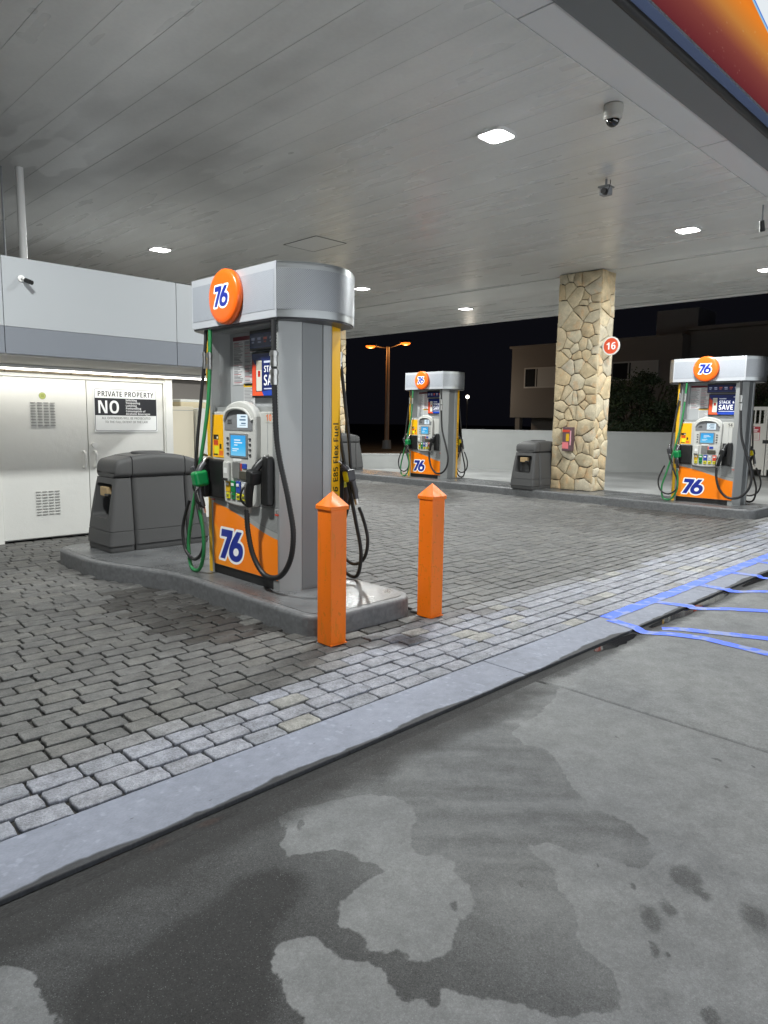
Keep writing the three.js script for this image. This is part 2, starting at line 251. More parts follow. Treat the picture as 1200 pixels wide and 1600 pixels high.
{
  const pv = struct('paved_forecourt');
  part('joint_bed', box(-8, 26, -0.11, -0.02, -23, -2.585), M.bed, pv);
  const tP = [0, 1].map((s) => tex(512, 512, (u, v, i, j) => { const a = fbm(u * 14, v * 14, 5 + s * 40, 5, 14), b = fbm(u * 90, v * 90, 7 + s, 3, 90), h = hash(i, j, 31 + s); return grey(0.70 + 0.28 * (a - 0.5) + 0.26 * (b - 0.5) + 0.14 * (h - 0.5)); }));
  const tone = [[0.112, 0.112, 0.108], [0.122, 0.121, 0.115], [0.108, 0.108, 0.105], [0.126, 0.124, 0.116], [0.116, 0.116, 0.113], [0.100, 0.099, 0.096]];
  const pale = [[0.27, 0.282, 0.325], [0.255, 0.264, 0.30], [0.285, 0.295, 0.335], [0.27, 0.277, 0.31], [0.24, 0.25, 0.28]], lime = [[0.30, 0.296, 0.275], [0.27, 0.269, 0.255], [0.32, 0.315, 0.30], [0.25, 0.25, 0.245]], mid = [[0.19, 0.19, 0.195], [0.215, 0.217, 0.225], [0.17, 0.17, 0.17]];
  const oil = [[0.048, 0.046, 0.043], [0.066, 0.064, 0.06]];
  const mk = (c, i, ro) => std({ color: new THREE.Color().setRGB(c[0] * 1.85, c[1] * 1.85, c[2] * 1.85), map: clone(tP[i % 2], 1.6, 1.6), roughness: ro, bumpMap: clone(tP[i % 2], 1.6, 1.6), bumpScale: 0.006 });
  const mats = { tone: tone.map((c, i) => mk(c, i, 0.62)), pale: pale.map((c, i) => mk(c, i, 0.72)), lime: lime.map((c, i) => mk(c, i, 0.72)), mid: mid.map((c, i) => mk(c, i, 0.7)), oil: oil.map((c, i) => mk(c, i, 0.4)) };
  // a worn paver: uneven outline, rounded shoulders; unit length 1 along x (scaled), real height
  const paverGeo = (L, Wd, detail) => {
    const n = detail ? 5 : 2, out = []; const x = L / 2, z = Wd / 2;
    const jit = detail ? 0.0026 : 0; const ring = [];
    const side = (ax, az, bx, bz) => { for (let i = 0; i < n; i++) { const t = i / n; ring.push([mix(ax, bx, t), mix(az, bz, t)]); } };
    const c = detail ? 0.0065 : 0.006;
    side(-x + c, -z, x - c, -z); side(x, -z + c, x, z - c); side(x - c, z, -x + c, z); side(-x, z - c, -x, -z + c);
    const J = ring.map(() => [rr(-jit, jit), rr(-jit, jit)]);
    const lev = detail ? [[-0.03, 0.0], [-0.010, 0.0], [-0.0042, 0.0012], [-0.0012, 0.0038], [0, 0.0085]] : [[-0.03, 0], [-0.010, 0], [-0.002, 0.004], [0, 0.011]];
    const pos = [], idx = []; const N = ring.length;
    for (const [y, ins] of lev) ring.forEach(([a, b], i) => { const l = Math.hypot(a / x, b / z); const k = detail ? 1 : 0.8; pos.push(a - Math.sign(a) * Math.min(Math.abs(a), ins * (Math.abs(a) > x - 0.02 ? 1 : 0.0)) + J[i][0] * k, y + (y === 0 ? rr(-0.0012, 0.0008) : 0), b - Math.sign(b) * Math.min(Math.abs(b), ins * (Math.abs(b) > z - 0.02 ? 1 : 0)) + J[i][1] * k); });
    for (let l = 0; l < lev.length - 1; l++) for (let i = 0; i < N; i++) { const a = l * N + i, b = l * N + (i + 1) % N; idx.push(a, a + N, b, b, a + N, b + N); }
    const m = pos.length / 3; pos.push(0, 0.0012, 0); const o = (lev.length - 1) * N; for (let i = 0; i < N; i++) idx.push(m, o + (i + 1) % N, o + i);
    let g = new THREE.BufferGeometry(); g.setAttribute('position', new THREE.Float32BufferAttribute(pos, 3)); g.setIndex(idx); g.computeVertexNormals();
    const uv = [], ou = rnd(), ov = rnd(); for (let i = 0; i < pos.length; i += 3) uv.push(pos[i] + ou, pos[i + 2] + pos[i + 1] + ov);
    g.setAttribute('uv', new THREE.Float32BufferAttribute(uv, 2)); return g;
  };
  const list = []; const ROW = 0.1255;
  const px = (x, z) => { // is it in the photograph's view, roughly
    const f = x * Math.sin(44.77 * R) - z * Math.cos(44.77 * R), s = x * Math.cos(44.77 * R) + z * Math.sin(44.77 * R); return f > 0.5 && Math.abs(s / f) < 0.6 ? 1 / f : 0; };
  for (let j = 0; j < 150; j++) {
    const z = -2.587 - (j + 0.5) * ROW; let x = -5 + (j % 2) * 0.1 + rr(-0.02, 0.02);
    const xEnd = z > -3.7 ? 22 : 12.02;
    while (x < xEnd) {
      const u = rnd(); const L = u < 0.05 ? 0.135 : u < 0.1 ? 0.165 : rr(0.192, 0.212); const cx = x + L / 2; x += L;
      if (inPoly(ISLAND1, cx, z) || inPoly(ISLAND2, cx, z)) continue;
      if (z < -8.9 && cx < 4.7 || z < -13 && cx < 6) continue;
      if (cx < -3 && z < -6) continue;
      list.push([cx, z, L, px(cx, z)]);
    }
  }
  const kinds = list.map(([x, z]) => {
    const n = fbm(x * 1.6, z * 1.6, 61, 4), n2 = fbm(x * 6, z * 6, 65, 3);
    const edge = -2.585 - z; // distance from the kerb band: paler, bluish pavers lie along it, a few warmer
    const paleEdge = edge + 0.35 * (n - 0.5) + 0.18 * (n2 - 0.5) - 0.37 - 0.35 * sm(2.2, 3.4, x);
    if (paleEdge < 0) return x > 1.9 && hash(Math.round(x * 50), Math.round(z * 50), 3) < 0.13 ? 'lime' : 'pale';
    if (paleEdge < 0.14) return 'mid';
    const oilA = Math.hypot((x - 2.62) * 1.1, (z + 4.9) * 0.45) < 0.28 + 0.3 * n2, oilB = Math.hypot((x - 3.45), (z + 3.42) * 1.6) < 0.30 * n2 + 0.12, oilC = Math.hypot((x - 11.8) * 1.3, (z + 5.2) * 0.5) < 0.3 + 0.5 * n2;
    return oilA || oilB || oilC ? 'oil' : 'tone';
  });
  const lens = [0.135, 0.165, 0.19, 0.2, 0.21]; const near = (L) => lens.reduce((a, b, i) => (Math.abs(b - L) < Math.abs(lens[a] - L) ? i : a), 0);
  const GAP = 0.0095;
  const fineGeo = lens.map((L) => [0, 1, 2, 3].map(() => paverGeo(L - GAP, ROW - GAP, true))), farGeo = lens.map((L) => paverGeo(L - 0.009, ROW - 0.009, false));
  const order = list.map((_, i) => i).filter((i) => list[i][3] > 0).sort((a, b) => list[b][3] - list[a][3]); const own = new Set(order.slice(0, 300));
  for (const i of own) {
    const [x, z, L] = list[i], k = kinds[i], ms = mats[k]; const g = fineGeo[near(L)][Math.floor(rnd() * 4)];
    const o = part('paver', g, ms[Math.floor(rnd() * ms.length)], pv, [x, rr(-0.004, 0.003), z], [rr(-0.022, 0.022), (rnd() < 0.5 ? Math.PI : 0) + rr(-0.014, 0.014), rr(-0.016, 0.016)]); o.name = 'paver';
  }
  const baseM = std({ color: 0xffffff, map: clone(tP[0], 1.6, 1.6), roughness: 0.6, bumpMap: clone(tP[0], 1.6, 1.6), bumpScale: 0.004 });
  lens.forEach((L, li) => {
    const ids = list.map((_, i) => i).filter((i) => !own.has(i) && near(list[i][2]) === li); const im = new THREE.InstancedMesh(farGeo[li], baseM, ids.length);
    const d = new THREE.Object3D(), c = new THREE.Color();
    ids.forEach((i, n) => { const [x, z] = list[i]; d.position.set(x, rr(-0.003, 0.003), z); d.rotation.set(rr(-0.014, 0.014), rnd() < 0.5 ? Math.PI : 0, rr(-0.01, 0.01)); d.updateMatrix(); im.setMatrixAt(n, d.matrix); const q = { tone, pale, lime, mid, oil }[kinds[i]]; const t = q[Math.floor(rnd() * q.length)], s = rr(0.85, 1.15) * 1.85 * (0.8 + 0.4 * fbm(x * 0.5, z * 0.5, 99, 3)); im.setColorAt(n, c.setRGB(t[0] * s, t[1] * s, t[2] * s)); });
    im.name = 'far_pavers'; im.userData.kind = 'stuff'; im.castShadow = im.receiveShadow = true; pv.add(im);
  });
}
// blue painted bay marking across kerb and slab
{
  const g = thing('painted_bay_marking', 'faded blue painted hatch lines across the pale kerb and driveway', 'road marking');
  const t = tex(256, 256, (u, v, i, j) => { const n = fbm(u * 10, v * 10, 5, 5, 10), w = sm(0.5, 0.64, n); return [mix(0.24, 0.48, w) + 0.08 * (hash(i, j, 2) - 0.5), mix(0.41, 0.54, w), mix(0.94, 0.74, w)]; });
  const m = std({ map: clone(t, 1.5, 1.5), roughness: 0.6 });
  const strip = (pts, w) => { // follows the fall of the gutter in short steps
    const pos = [], uv = [], idx = []; const P = []; for (let k = 0; k < pts.length - 1; k++) { const n = Math.ceil(Math.hypot(pts[k + 1][0] - pts[k][0], pts[k + 1][1] - pts[k][1]) / 0.03); for (let i = 0; i < n; i++) P.push([mix(pts[k][0], pts[k + 1][0], i / n), mix(pts[k][1], pts[k + 1][1], i / n)]); } P.push(pts[pts.length - 1]);
    const hy = (z) => (z < -2.235 ? 0.0045 : z < -2.165 ? mix(0.0045, -0.010, sm(-2.235, -2.205, z)) : Math.max(-0.010, -0.014 * (1 - sm(0, 0.2, z + 2.17)) - 0.001 + 0.004));
    P.forEach(([x, z], i) => { const a = P[Math.max(0, i - 1)], b = P[Math.min(P.length - 1, i + 1)]; let dx = b[0] - a[0], dz = b[1] - a[1]; const l = Math.hypot(dx, dz) || 1; dx /= l; dz /= l; const wj = w * (0.92 + 0.16 * fbm(i * 0.3, 1, 8, 2)); for (const s of [-1, 1]) { const X = x - dz * s * wj / 2, Z = z + dx * s * wj / 2; pos.push(X, hy(Z), Z); uv.push(X, Z); } });
    for (let i = 0; i < P.length - 1; i++) idx.push(i * 2, i * 2 + 1, i * 2 + 2, i * 2 + 2, i * 2 + 1, i * 2 + 3);
    const q = new THREE.BufferGeometry(); q.setAttribute('position', new THREE.Float32BufferAttribute(pos, 3)); q.setAttribute('uv', new THREE.Float32BufferAttribute(uv, 2)); q.setIndex(idx); q.computeVertexNormals(); if (q.attributes.normal.getY(0) < 0) { q.setIndex(idx.reverse()); q.computeVertexNormals(); } return q;
  };
  part('painted_line', strip([[4.95, -2.525], [9.6, -2.525]], 0.115), m, g);
  for (const p of [[[4.93, -2.48], [4.86, -2.18], [5.0, -1.8], [4.97, -1.3], [4.95, -0.9]], [[5.04, -2.12], [5.2, -1.8], [5.34, -1.48], [5.5, -1.1]], [[5.74, -2.48], [5.79, -2.28], [5.93, -2.03], [6.15, -1.73], [6.4, -1.4]], [[6.68, -2.48], [6.67, -2.25], [6.88, -1.95], [7.1, -1.6]], [[7.5, -2.48], [7.54, -2.25], [7.6, -1.95], [7.8, -1.5]], [[8.32, -2.48], [8.42, -2.2], [8.6, -1.8]]]) part('painted_line', strip(p, 0.1), m, g);
}
// water standing in the gutter
{
  const w = struct('gutter_water'); const m = phys({ color: new THREE.Color().setRGB(0.02, 0.02, 0.022), roughness: 0.04, ior: 1.33 });
  const blob = (x0, x1, s) => { const sh = []; const n = 40; for (let i = 0; i <= n; i++) { const t = i / n; sh.push([mix(x0, x1, t), -2.205 + (0.035 + 0.035 * fbm(t * 9, 1, s, 3)) * Math.pow(Math.sin(Math.PI * clamp(t, 0.02, 0.98)), 0.4)]); } for (let i = n; i >= 0; i--) { const t = i / n; sh.push([mix(x0, x1, t), -2.205 - (0.03 + 0.012 * fbm(t * 9, 4, s, 3)) * Math.pow(Math.sin(Math.PI * clamp(t, 0.02, 0.98)), 0.4)]); } const g = new THREE.ShapeGeometry(new THREE.Shape(sh.map(([x, z]) => new THREE.Vector2(x, -z)))); g.rotateX(-Math.PI / 2); return g; };
  part('water', blob(5.02, 6.62, 3), m, w, [0, -0.0125, 0]); part('water', blob(7.0, 9.0, 5), m, w, [0, -0.0125, 0]); part('water', blob(4.2, 4.78, 8), m, w, [0, -0.0127, 0]);
}

// ---------------------------------------------------------------- islands
function island(P, label) {
  const o = thing('pump_island', label, 'pump island');
  part('kerb', prism(P, -0.05, 0.15, 0.03, 4), M.islandSide, o);
  const cx = P.reduce((s, p) => s + p[0], 0) / P.length; // walking surface, set in from the rounded nosing
  const inset = P.map(([x, z], i) => { const a = P[(i + P.length - 1) % P.length], b = P[(i + 1) % P.length]; let tx = b[0] - a[0], tz = b[1] - a[1]; const l = Math.hypot(tx, tz) || 1; const nx = tz / l, nz = -tx / l; const s = inPoly(P, x + nx * 0.01, z + nz * 0.01) ? 1 : -1; return [x + nx * 0.055 * s, z + nz * 0.055 * s]; });
  part('top_surface', prism(inset, 0.12, 0.153), M.islandTop, o); return o;
}
island(ISLAND1, 'grey kerbed island with flared end under the pump behind two orange posts');
island(ISLAND2, 'long grey kerbed island carrying the stone column and two pumps');

// ---------------------------------------------------------------- canopy
const CY = 4.44;
const canopy = thing('canopy', 'wide white plank ceiling canopy with grey edge over the pumps', 'canopy');
{
  const CX0 = -6, CX1 = 17.2, CZ0 = -24.6, CZ1 = -3.3; // one map over the whole ceiling: paint, soot that has settled in blotches, wiped patches with hard edges
  const soot = (x, z) => { const a = fbm(x * 0.45, z * 0.3, 71, 5), near = Math.exp(-((x - 3.4) ** 2 / 10 + (z + 8.2) ** 2 / 12)); const s = sm(0.5, 0.78, a * 0.75 + 0.42 * near); const wipe = sm(0.55, 0.59, fbm(x * 2.2, z * 0.8, 83, 4)) * (0.1 + 0.9 * near); return s * (1 - 0.55 * wipe); };
  const streak = tex(1024, 1024, (u, v, i, j) => { const x = mix(CX0, CX1, u), z = mix(CZ0, CZ1, v); const a = fbm(x * 5, z * 0.7, 9, 4), b = fbm(x * 1.1, z * 1.1, 17, 4), k = 0.93 - 0.19 * soot(x, z) + 0.06 * (a - 0.5) + 0.05 * (b - 0.5) + 0.02 * (hash(i, j, 7) - 0.5); return [k, k, k * 0.985]; }, true, false);
  const waveC = tex(1024, 512, (u, v) => { const x = mix(CX0, CX1, u), z = mix(CZ0, CZ1, v); return grey(0.75 * fbm(x * 3.2, z * 0.5, 29, 3) + 0.25 * fbm(x * 9, z * 3, 33, 2)); }, false, false);
  const rgT = tex(512, 512, (u, v) => { const x = mix(CX0, CX1, u), z = mix(CZ0, CZ1, v); return grey(0.5 + 0.3 * soot(x, z) + 0.10 * (fbm(x * 5, z * 0.6, 83, 4) - 0.5)); }, false, false);
  const planks = [0, 1, 2, 3].map((k) => { const m = std({ color: new THREE.Color().setRGB(0.8 - 0.006 * k, 0.8 - 0.006 * k, 0.795 - 0.006 * k), map: streak, roughness: 0.56, roughnessMap: rgT, bumpMap: waveC, bumpScale: 0.003 }); return m; });
  const W = 0.4; const x0 = 3.25 - 23 * W;
  const plank = (w, z0, z1, x) => { const g = boxUV(new RoundedBoxGeometry(w, 0.05, z1 - z0, 1, 0.004)); g.translate(w / 2, 0.025, (z0 + z1) / 2); const p = g.attributes.position, uv = g.attributes.uv; for (let i = 0; i < p.count; i++) uv.setXY(i, (p.getX(i) + x - CX0) / (CX1 - CX0), (p.getZ(i) - CZ0) / (CZ1 - CZ0)); return g; };
  let k = 0; for (let x = x0; x < 12.8; x += W, k++) part('ceiling_plank', plank(W - 0.0016, -24.6, -3.31, x), planks[(k * 7 + (k >> 2)) % 4], canopy, [x, CY + 0.0003 * ((k * 5) % 4), 0], [0, 0, 0.0006 * (((k * 13) % 7) / 3 - 1)]);
  part('ceiling_plank', plank(1.13, -24.6, -3.31, 12.855), std({ color: new THREE.Color().setRGB(0.72, 0.72, 0.715), roughness: 0.42, map: streak }), canopy, [12.855, CY - 0.02, 0]).name = 'beam_cover';
  for (let x = 14.0; x < 17.0; x += W, k++) part('ceiling_plank', plank(W - 0.0016, -24.6, -3.31, x), planks[(k * 5) % 4], canopy, [x, CY + 0.0003 * ((k * 5) % 4), 0]);
  // edge panels along the near side, with open joints
  for (let x = -8.8; x < 17.2; x += 3.345) part('edge_panel', rbox(x + 0.01, Math.min(x + 3.34, 17.19), CY + 0.001, CY + 0.05, -3.302, -2.985, 0.004, 1), std({ color: new THREE.Color().setRGB(0.64, 0.64, 0.635), roughness: 0.4 }), canopy);
  part('edge_soffit', box(-8.8, 17.3, CY - 0.012, CY + 0.05, -2.98, -2.68), std({ color: new THREE.Color().setRGB(0.15, 0.16, 0.165), roughness: 0.5 }), canopy);
  part('drip_edge', (() => { const g = new THREE.CylinderGeometry(0.035, 0.035, 26.1, 12); g.rotateZ(Math.PI / 2); g.translate(4.25, CY + 0.014, -2.655); return boxUV(g); })(), M.darkTrim, canopy);
  part('edge_reveal', box(-8.8, 17.3, CY + 0.03, CY + 0.13, -2.66, -2.62), std({ color: new THREE.Color().setRGB(0.16, 0.21, 0.36), roughness: 0.5 }), canopy);
  part('far_edge', box(17.2, 17.3, CY - 0.012, CY + 0.9, -24.6, -2.68), M.ceiling, canopy);
  part('roof_deck', box(-8.8, 17.2, CY + 0.08, CY + 0.9, -24.6, -2.7), M.trimGrey, canopy);
  // backlit fascia band above the edge, facing the store
  const fx0 = -8.8, fx1 = 17.3, FH = 1.25;
  const ft = canvasTex(2048, 200, (q, w, h) => {
    const X = (x) => (x - fx0) / (fx1 - fx0) * w, Y = (y) => h - (y - 4.57) / FH * h;
    const g = q.createLinearGradient(0, h, 0, 0); g.addColorStop(0, '#6a2a30'); g.addColorStop(0.2, '#86443c'); g.addColorStop(0.38, '#c98440'); g.addColorStop(0.55, '#f58a2c'); g.addColorStop(1, '#ee5a18'); q.fillStyle = g; q.fillRect(0, 0, w, h); for (let i = 0; i < 900; i++) { q.fillStyle = `rgba(255,235,200,${0.15 + 0.5 * rnd()})`; q.fillRect(rnd() * w, rnd() * h, 1, 1); }
    const sw = (d, c) => { q.fillStyle = c; q.beginPath(); q.moveTo(X(5.6 + d), Y(5.9)); q.quadraticCurveTo(X(6.9 + d), Y(5.25), X(9.3 + d), Y(5.0)); q.lineTo(X(13), Y(4.9)); q.lineTo(X(13), Y(5.9)); q.closePath(); q.fill(); };
    sw(0, '#9fd0f0'); sw(0.12, '#4f7be0'); sw(0.2, '#f4fbff');
  });
  part('backlit_fascia', (() => { const g = new THREE.PlaneGeometry(fx1 - fx0, FH); g.translate((fx0 + fx1) / 2, 4.57 + FH / 2, -2.6); return g; })(), std({ color: 0x222222, map: ft, emissive: 0xffffff, emissiveMap: ft, emissiveIntensity: 0.62, roughness: 0.35 }), canopy);
  part('fascia_backing', box(fx0, fx1, 4.565, 4.57 + FH + 0.05, -2.66, -2.603), M.trimGrey, canopy);
  const fl = new THREE.RectAreaLight(new THREE.Color(1.0, 0.72, 0.52), FASCIA_NITS, 22, 1.1); fl.position.set(6, 5.2, -2.57); fl.lookAt(6, 5.2, 4); scene.add(fl);
}
// lamps in the ceiling
{
  const lens = std({ color: 0xffffff, emissive: new THREE.Color(1, 1, 0.97), emissiveIntensity: 9 });
  const frameM = std({ color: new THREE.Color().setRGB(0.7, 0.7, 0.68), roughness: 0.4 });
  const ringS = new THREE.Shape(); const rq = (sh, h, r) => { sh.moveTo(-h + r, -h); sh.lineTo(h - r, -h); sh.quadraticCurveTo(h, -h, h, -h + r); sh.lineTo(h, h - r); sh.quadraticCurveTo(h, h, h - r, h); sh.lineTo(-h + r, h); sh.quadraticCurveTo(-h, h, -h, h - r); sh.lineTo(-h, -h + r); sh.quadraticCurveTo(-h, -h, -h + r, -h); return sh; };
  rq(ringS, 0.17, 0.09); ringS.holes.push(rq(new THREE.Path(), 0.15, 0.08));
  const ex = (sh, d, bv) => { const g = new THREE.ExtrudeGeometry(sh, { depth: d, bevelEnabled: bv > 0, bevelThickness: bv, bevelSize: bv, bevelOffset: -bv, bevelSegments: 3, curveSegments: 8 }); g.rotateX(Math.PI / 2); return g; };
  const frame = merge([ex(ringS, 0.022, 0.004), box(-0.2, -0.17, -0.01, 0, -0.018, 0.018), box(0.17, 0.2, -0.01, 0, -0.018, 0.018)]);
  const lensG = ex(rq(new THREE.Shape(), 0.148, 0.078), 0.012, 0.012);
  const names = { '6.16,-4.65': 'square lit ceiling lamp nearest the dome camera', '11,-4.65': 'square lit ceiling lamp over the lane before pump with sign 14', '6.16,-11.9': 'square lit ceiling lamp above the white fascia building', '11,-11.9': 'square lit ceiling lamp just past the canopy top of the near pump', '14.7,-11.9': 'square lit ceiling lamp above the pump beside the street lamp', '14.7,-4.65': 'square lit ceiling lamp beyond the beam cover by the stone column' };
  for (const x of [1.35, 6.16, 11.0, 14.7]) for (const z of [-4.65, -11.9, -19.1]) { if (z < -19 && x < 10 || z < -11 && x < 2) continue;
    const o = thing('ceiling_lamp', names[`${x},${z}`] || 'square lit ceiling lamp outside the picture or hidden behind the fascia', 'lamp', [x, CY - 0.002, z], 0, 'square lamps in the canopy ceiling');
    part('frame', frame, frameM, o); part('lens', lensG, lens, o);
    const l = new THREE.RectAreaLight(new THREE.Color(0.975, 1, 0.985), CANOPY_NITS, 0.26, 0.26); l.position.set(0, -0.05, 0); l.rotation.x = -Math.PI / 2; o.add(l);
  }
}
// ceiling hatch, cameras
{
  const h = thing('access_hatch', 'square access hatch outlined in the canopy ceiling', 'hatch', [7.78, CY, -9.6]);
  const a = 0.33, b = 0.44, t = 0.012; const mm = M.trimGrey;
  part('frame', merge([box(-a, a, -0.006, 0.004, b - t, b), box(-a, a, -0.006, 0.004, -b, -b + t), box(-a, -a + t, -0.006, 0.004, -b + t, b - t), box(a - t, a, -0.006, 0.004, -b + t, b - t)]), M.darkTrim, h);
  part('panel', box(-a + 0.014, a - 0.014, -0.004, 0.004, -b + 0.014, b - 0.014), M.ceiling, h);
  const d = thing('dome_camera', 'white dome security camera with dark lens under canopy ceiling', 'camera', [6.36, CY, -3.46]);
  part('housing', (() => { const g = new THREE.LatheGeometry([[0.001, 0], [0.085, 0], [0.09, -0.02], [0.088, -0.07], [0.08, -0.085], [0.085, -0.09], [0.083, -0.115], [0.07, -0.135], [0.001, -0.135]].map((p) => new THREE.Vector2(...p)), 28); return g; })(), std({ color: new THREE.Color().setRGB(0.42, 0.41, 0.37), roughness: 0.5 }), d);
  part('dome', (() => { const g = new THREE.SphereGeometry(0.063, 24, 12, 0, Math.PI * 2, Math.PI / 2, Math.PI / 2); g.translate(0, -0.132, 0); return g; })(), phys({ color: 0x050505, roughness: 0.08, clearcoat: 1 }), d);
  const c = thing('box_camera', 'small grey box camera on a stem below the canopy ceiling', 'camera', [8.16, CY, -4.48]);
  part('stem', (() => { const g = cyl(0.014, 0.014, 0.10); g.translate(0, -0.05, 0); return g; })(), M.trimGrey, c);
  part('body', rbox(-0.055, 0.055, -0.19, -0.10, -0.06, 0.06, 0.012), M.trimGrey, c); part('hood', rbox(-0.075, 0.075, -0.105, -0.085, -0.075, 0.075, 0.008), M.silverDark, c);
  part('lens', (() => { const g = cyl(0.035, 0.04, 0.06); g.rotateZ(Math.PI / 2); g.translate(-0.07, -0.16, 0.02); return g; })(), M.black, c);
  part('cable', tube([[0.0, -0.02, 0.05], [-0.07, -0.09, 0.09], [-0.08, -0.17, 0.07], [-0.04, -0.19, 0.03]], 0.005, 24, 6), M.black, c);
  const e = thing('bullet_camera', 'small dark bullet camera hanging near the canopy edge over pump 14', 'camera', [10.49, CY, -3.44]);
  part('stem', (() => { const g = cyl(0.012, 0.012, 0.22, 10); g.translate(0, -0.11, 0); return g; })(), M.trimGrey, e);
  part('body', (() => { const g = cyl(0.03, 0.035, 0.14, 14); g.rotateZ(0.35); g.translate(0.01, -0.27, 0); return g; })(), M.black, e);
}

// ---------------------------------------------------------------- white equipment building at the left
{
  const o = thing('equipment_building', 'low white building with metal double doors and deep pale fascia', 'building');
  const zW = -8.84;
  part('wall', merge([box(-3, 2.46, 0, 2.06, -12.5, zW), box(4.58, 4.68, 0, 2.0, -12.5, zW + 0.03), box(2.46, 4.58, 1.99, 2.06, -12.5, zW - 0.02), box(2.46, 4.58, 0, 1.99, -12.5, zW - 0.12)]), M.wallPaint, o);
  const P = [[-3, -7.35], [4.45, -7.35], [5.28, -9.15], [5.28, -12.8], [-3, -12.8]];
  const up = std({ color: new THREE.Color().setRGB(0.36, 0.38, 0.395), roughness: 0.45 }), lowM = std({ color: new THREE.Color().setRGB(0.17, 0.185, 0.21), roughness: 0.45 });
  part('soffit', prism(P.map(([x, z]) => [x - 0.01, z - 0.02]), 2.065, 2.09), std({ color: new THREE.Color().setRGB(0.5, 0.49, 0.46), roughness: 0.7 }), o);
  // fascia panels with open vertical joints
  const seams = [-3, 0.2, 2.2, 3.98, 4.45]; for (let i = 0; i < seams.length - 1; i++) { part('fascia_panel', rbox(seams[i] + 0.003, seams[i + 1] - 0.003, 2.335, 2.98, -7.38, -7.35, 0.003, 1), up, o); part('fascia_panel', rbox(seams[i] + 0.003, seams[i + 1] - 0.003, 2.08, 2.333, -7.38, -7.352, 0.003, 1), lowM, o); }
  const len = Math.hypot(0.83, 1.8), ang = Math.atan2(1.8, 0.83);
  for (const [y0, y1, m] of [[2.335, 2.98, up], [2.08, 2.333, lowM]]) part('fascia_panel', rbox(0.003, len, y0, y1, -0.03, 0, 0.003, 1), m, o, [4.45, 0, -7.352], [0, ang, 0]);
  part('roof', prism([[-3, -7.39], [4.43, -7.39], [5.24, -9.15], [5.24, -12.8], [-3, -12.8]], 2.10, 2.93), M.trimGrey, o);
  const wallMat = M.wallPaint;
  const doorM = std({ color: new THREE.Color().setRGB(0.7, 0.7, 0.665), roughness: 0.42, bumpMap: clone(tGrain, 0.7, 0.7), bumpScale: 0.003 });
  part('door_frame', merge([box(2.46, 2.52, 0, 1.985, zW - 0.1, zW + 0.02), box(4.56, 4.6, 0, 1.985, zW - 0.1, zW + 0.02), box(2.52, 4.56, 1.945, 1.985, zW - 0.1, zW + 0.02)]), wallMat, o);
  for (const [a, b, s] of [[2.526, 3.536, 1], [3.544, 4.554, -1]]) {
    const d = part('door', rbox(a, b, 0.03, 1.94, zW - 0.05, zW, 0.006), doorM, o);
    const hx = s > 0 ? b - 0.06 : a + 0.07;
    part('handle', tube([[hx, 0.86, zW], [hx, 0.87, zW + 0.05], [hx, 0.96, zW + 0.06], [hx, 1.05, zW + 0.05], [hx, 1.06, zW]], 0.016, 24, 8), M.white, d);
    if (s < 0) part('lock', (() => { const g = cyl(0.035, 0.035, 0.03); g.rotateX(Math.PI / 2); g.translate(hx, 1.14, zW + 0.012); return g; })(), M.white, d);
    else {
      const lg = merge([box(-0.027, 0.027, 0, 0.009, 0, 0.013)]);
      const slot = (() => { const sh = new THREE.Shape([[0, 0.004], [0.014, -0.004], [0.014, -0.012], [0, -0.012]].map((p) => new THREE.Vector2(...p))); return lg; })();
      for (const [x0, y0, x1, y1] of [[2.87, 1.66, 3.165, 1.36], [2.885, 0.60, 3.175, 0.29]]) for (let c = 0; c < 4; c++) for (let r = 0; r < 9; r++) part('louver', slot, M.doorLouver ||= std({ color: new THREE.Color().setRGB(0.3, 0.3, 0.28), roughness: 0.5 }), d, [mix(x0, x1, (c + 0.5) / 4), mix(y0, y1, (r + 0.5) / 9), zW]);
      const st = canvasTex(64, 64, (q) => { q.fillStyle = '#aab36a'; q.beginPath(); q.arc(32, 32, 30, 0, 7); q.fill(); q.fillStyle = '#6d7426'; for (let i = 0; i < 4; i++) q.fillRect(16, 18 + i * 8, 32, 3); });
      part('sticker', new THREE.CircleGeometry(0.04, 20), std({ map: st, roughness: 0.6 }), d, [3.02, 1.73, zW + 0.003]);
    }
  }
  // rubble strip above the doors
  const stM = [0, 1, 2].map((i) => std({ color: new THREE.Color().setRGB(0.6 - 0.05 * i, 0.5 - 0.04 * i, 0.36 - 0.03 * i), roughness: 0.8, bumpMap: clone(tGrain, 4, 4), bumpScale: 0.01 }));
  for (let x = 2.0, i = 0; x < 4.66; i++) { const L = rr(0.2, 0.42), x1 = Math.min(x + L, 4.67); part('stone', rbox(x + 0.006, x1 - 0.004, 1.992, 2.062, zW - 0.02, zW + 0.045 + rr(0, 0.02), 0.014), stM[i % 3], o); x = x1; }
  // notice
  const s = thing('notice_sign', 'black and white private property notice on the white metal door', 'sign', [4.045, 1.58, zW + 0.006]);
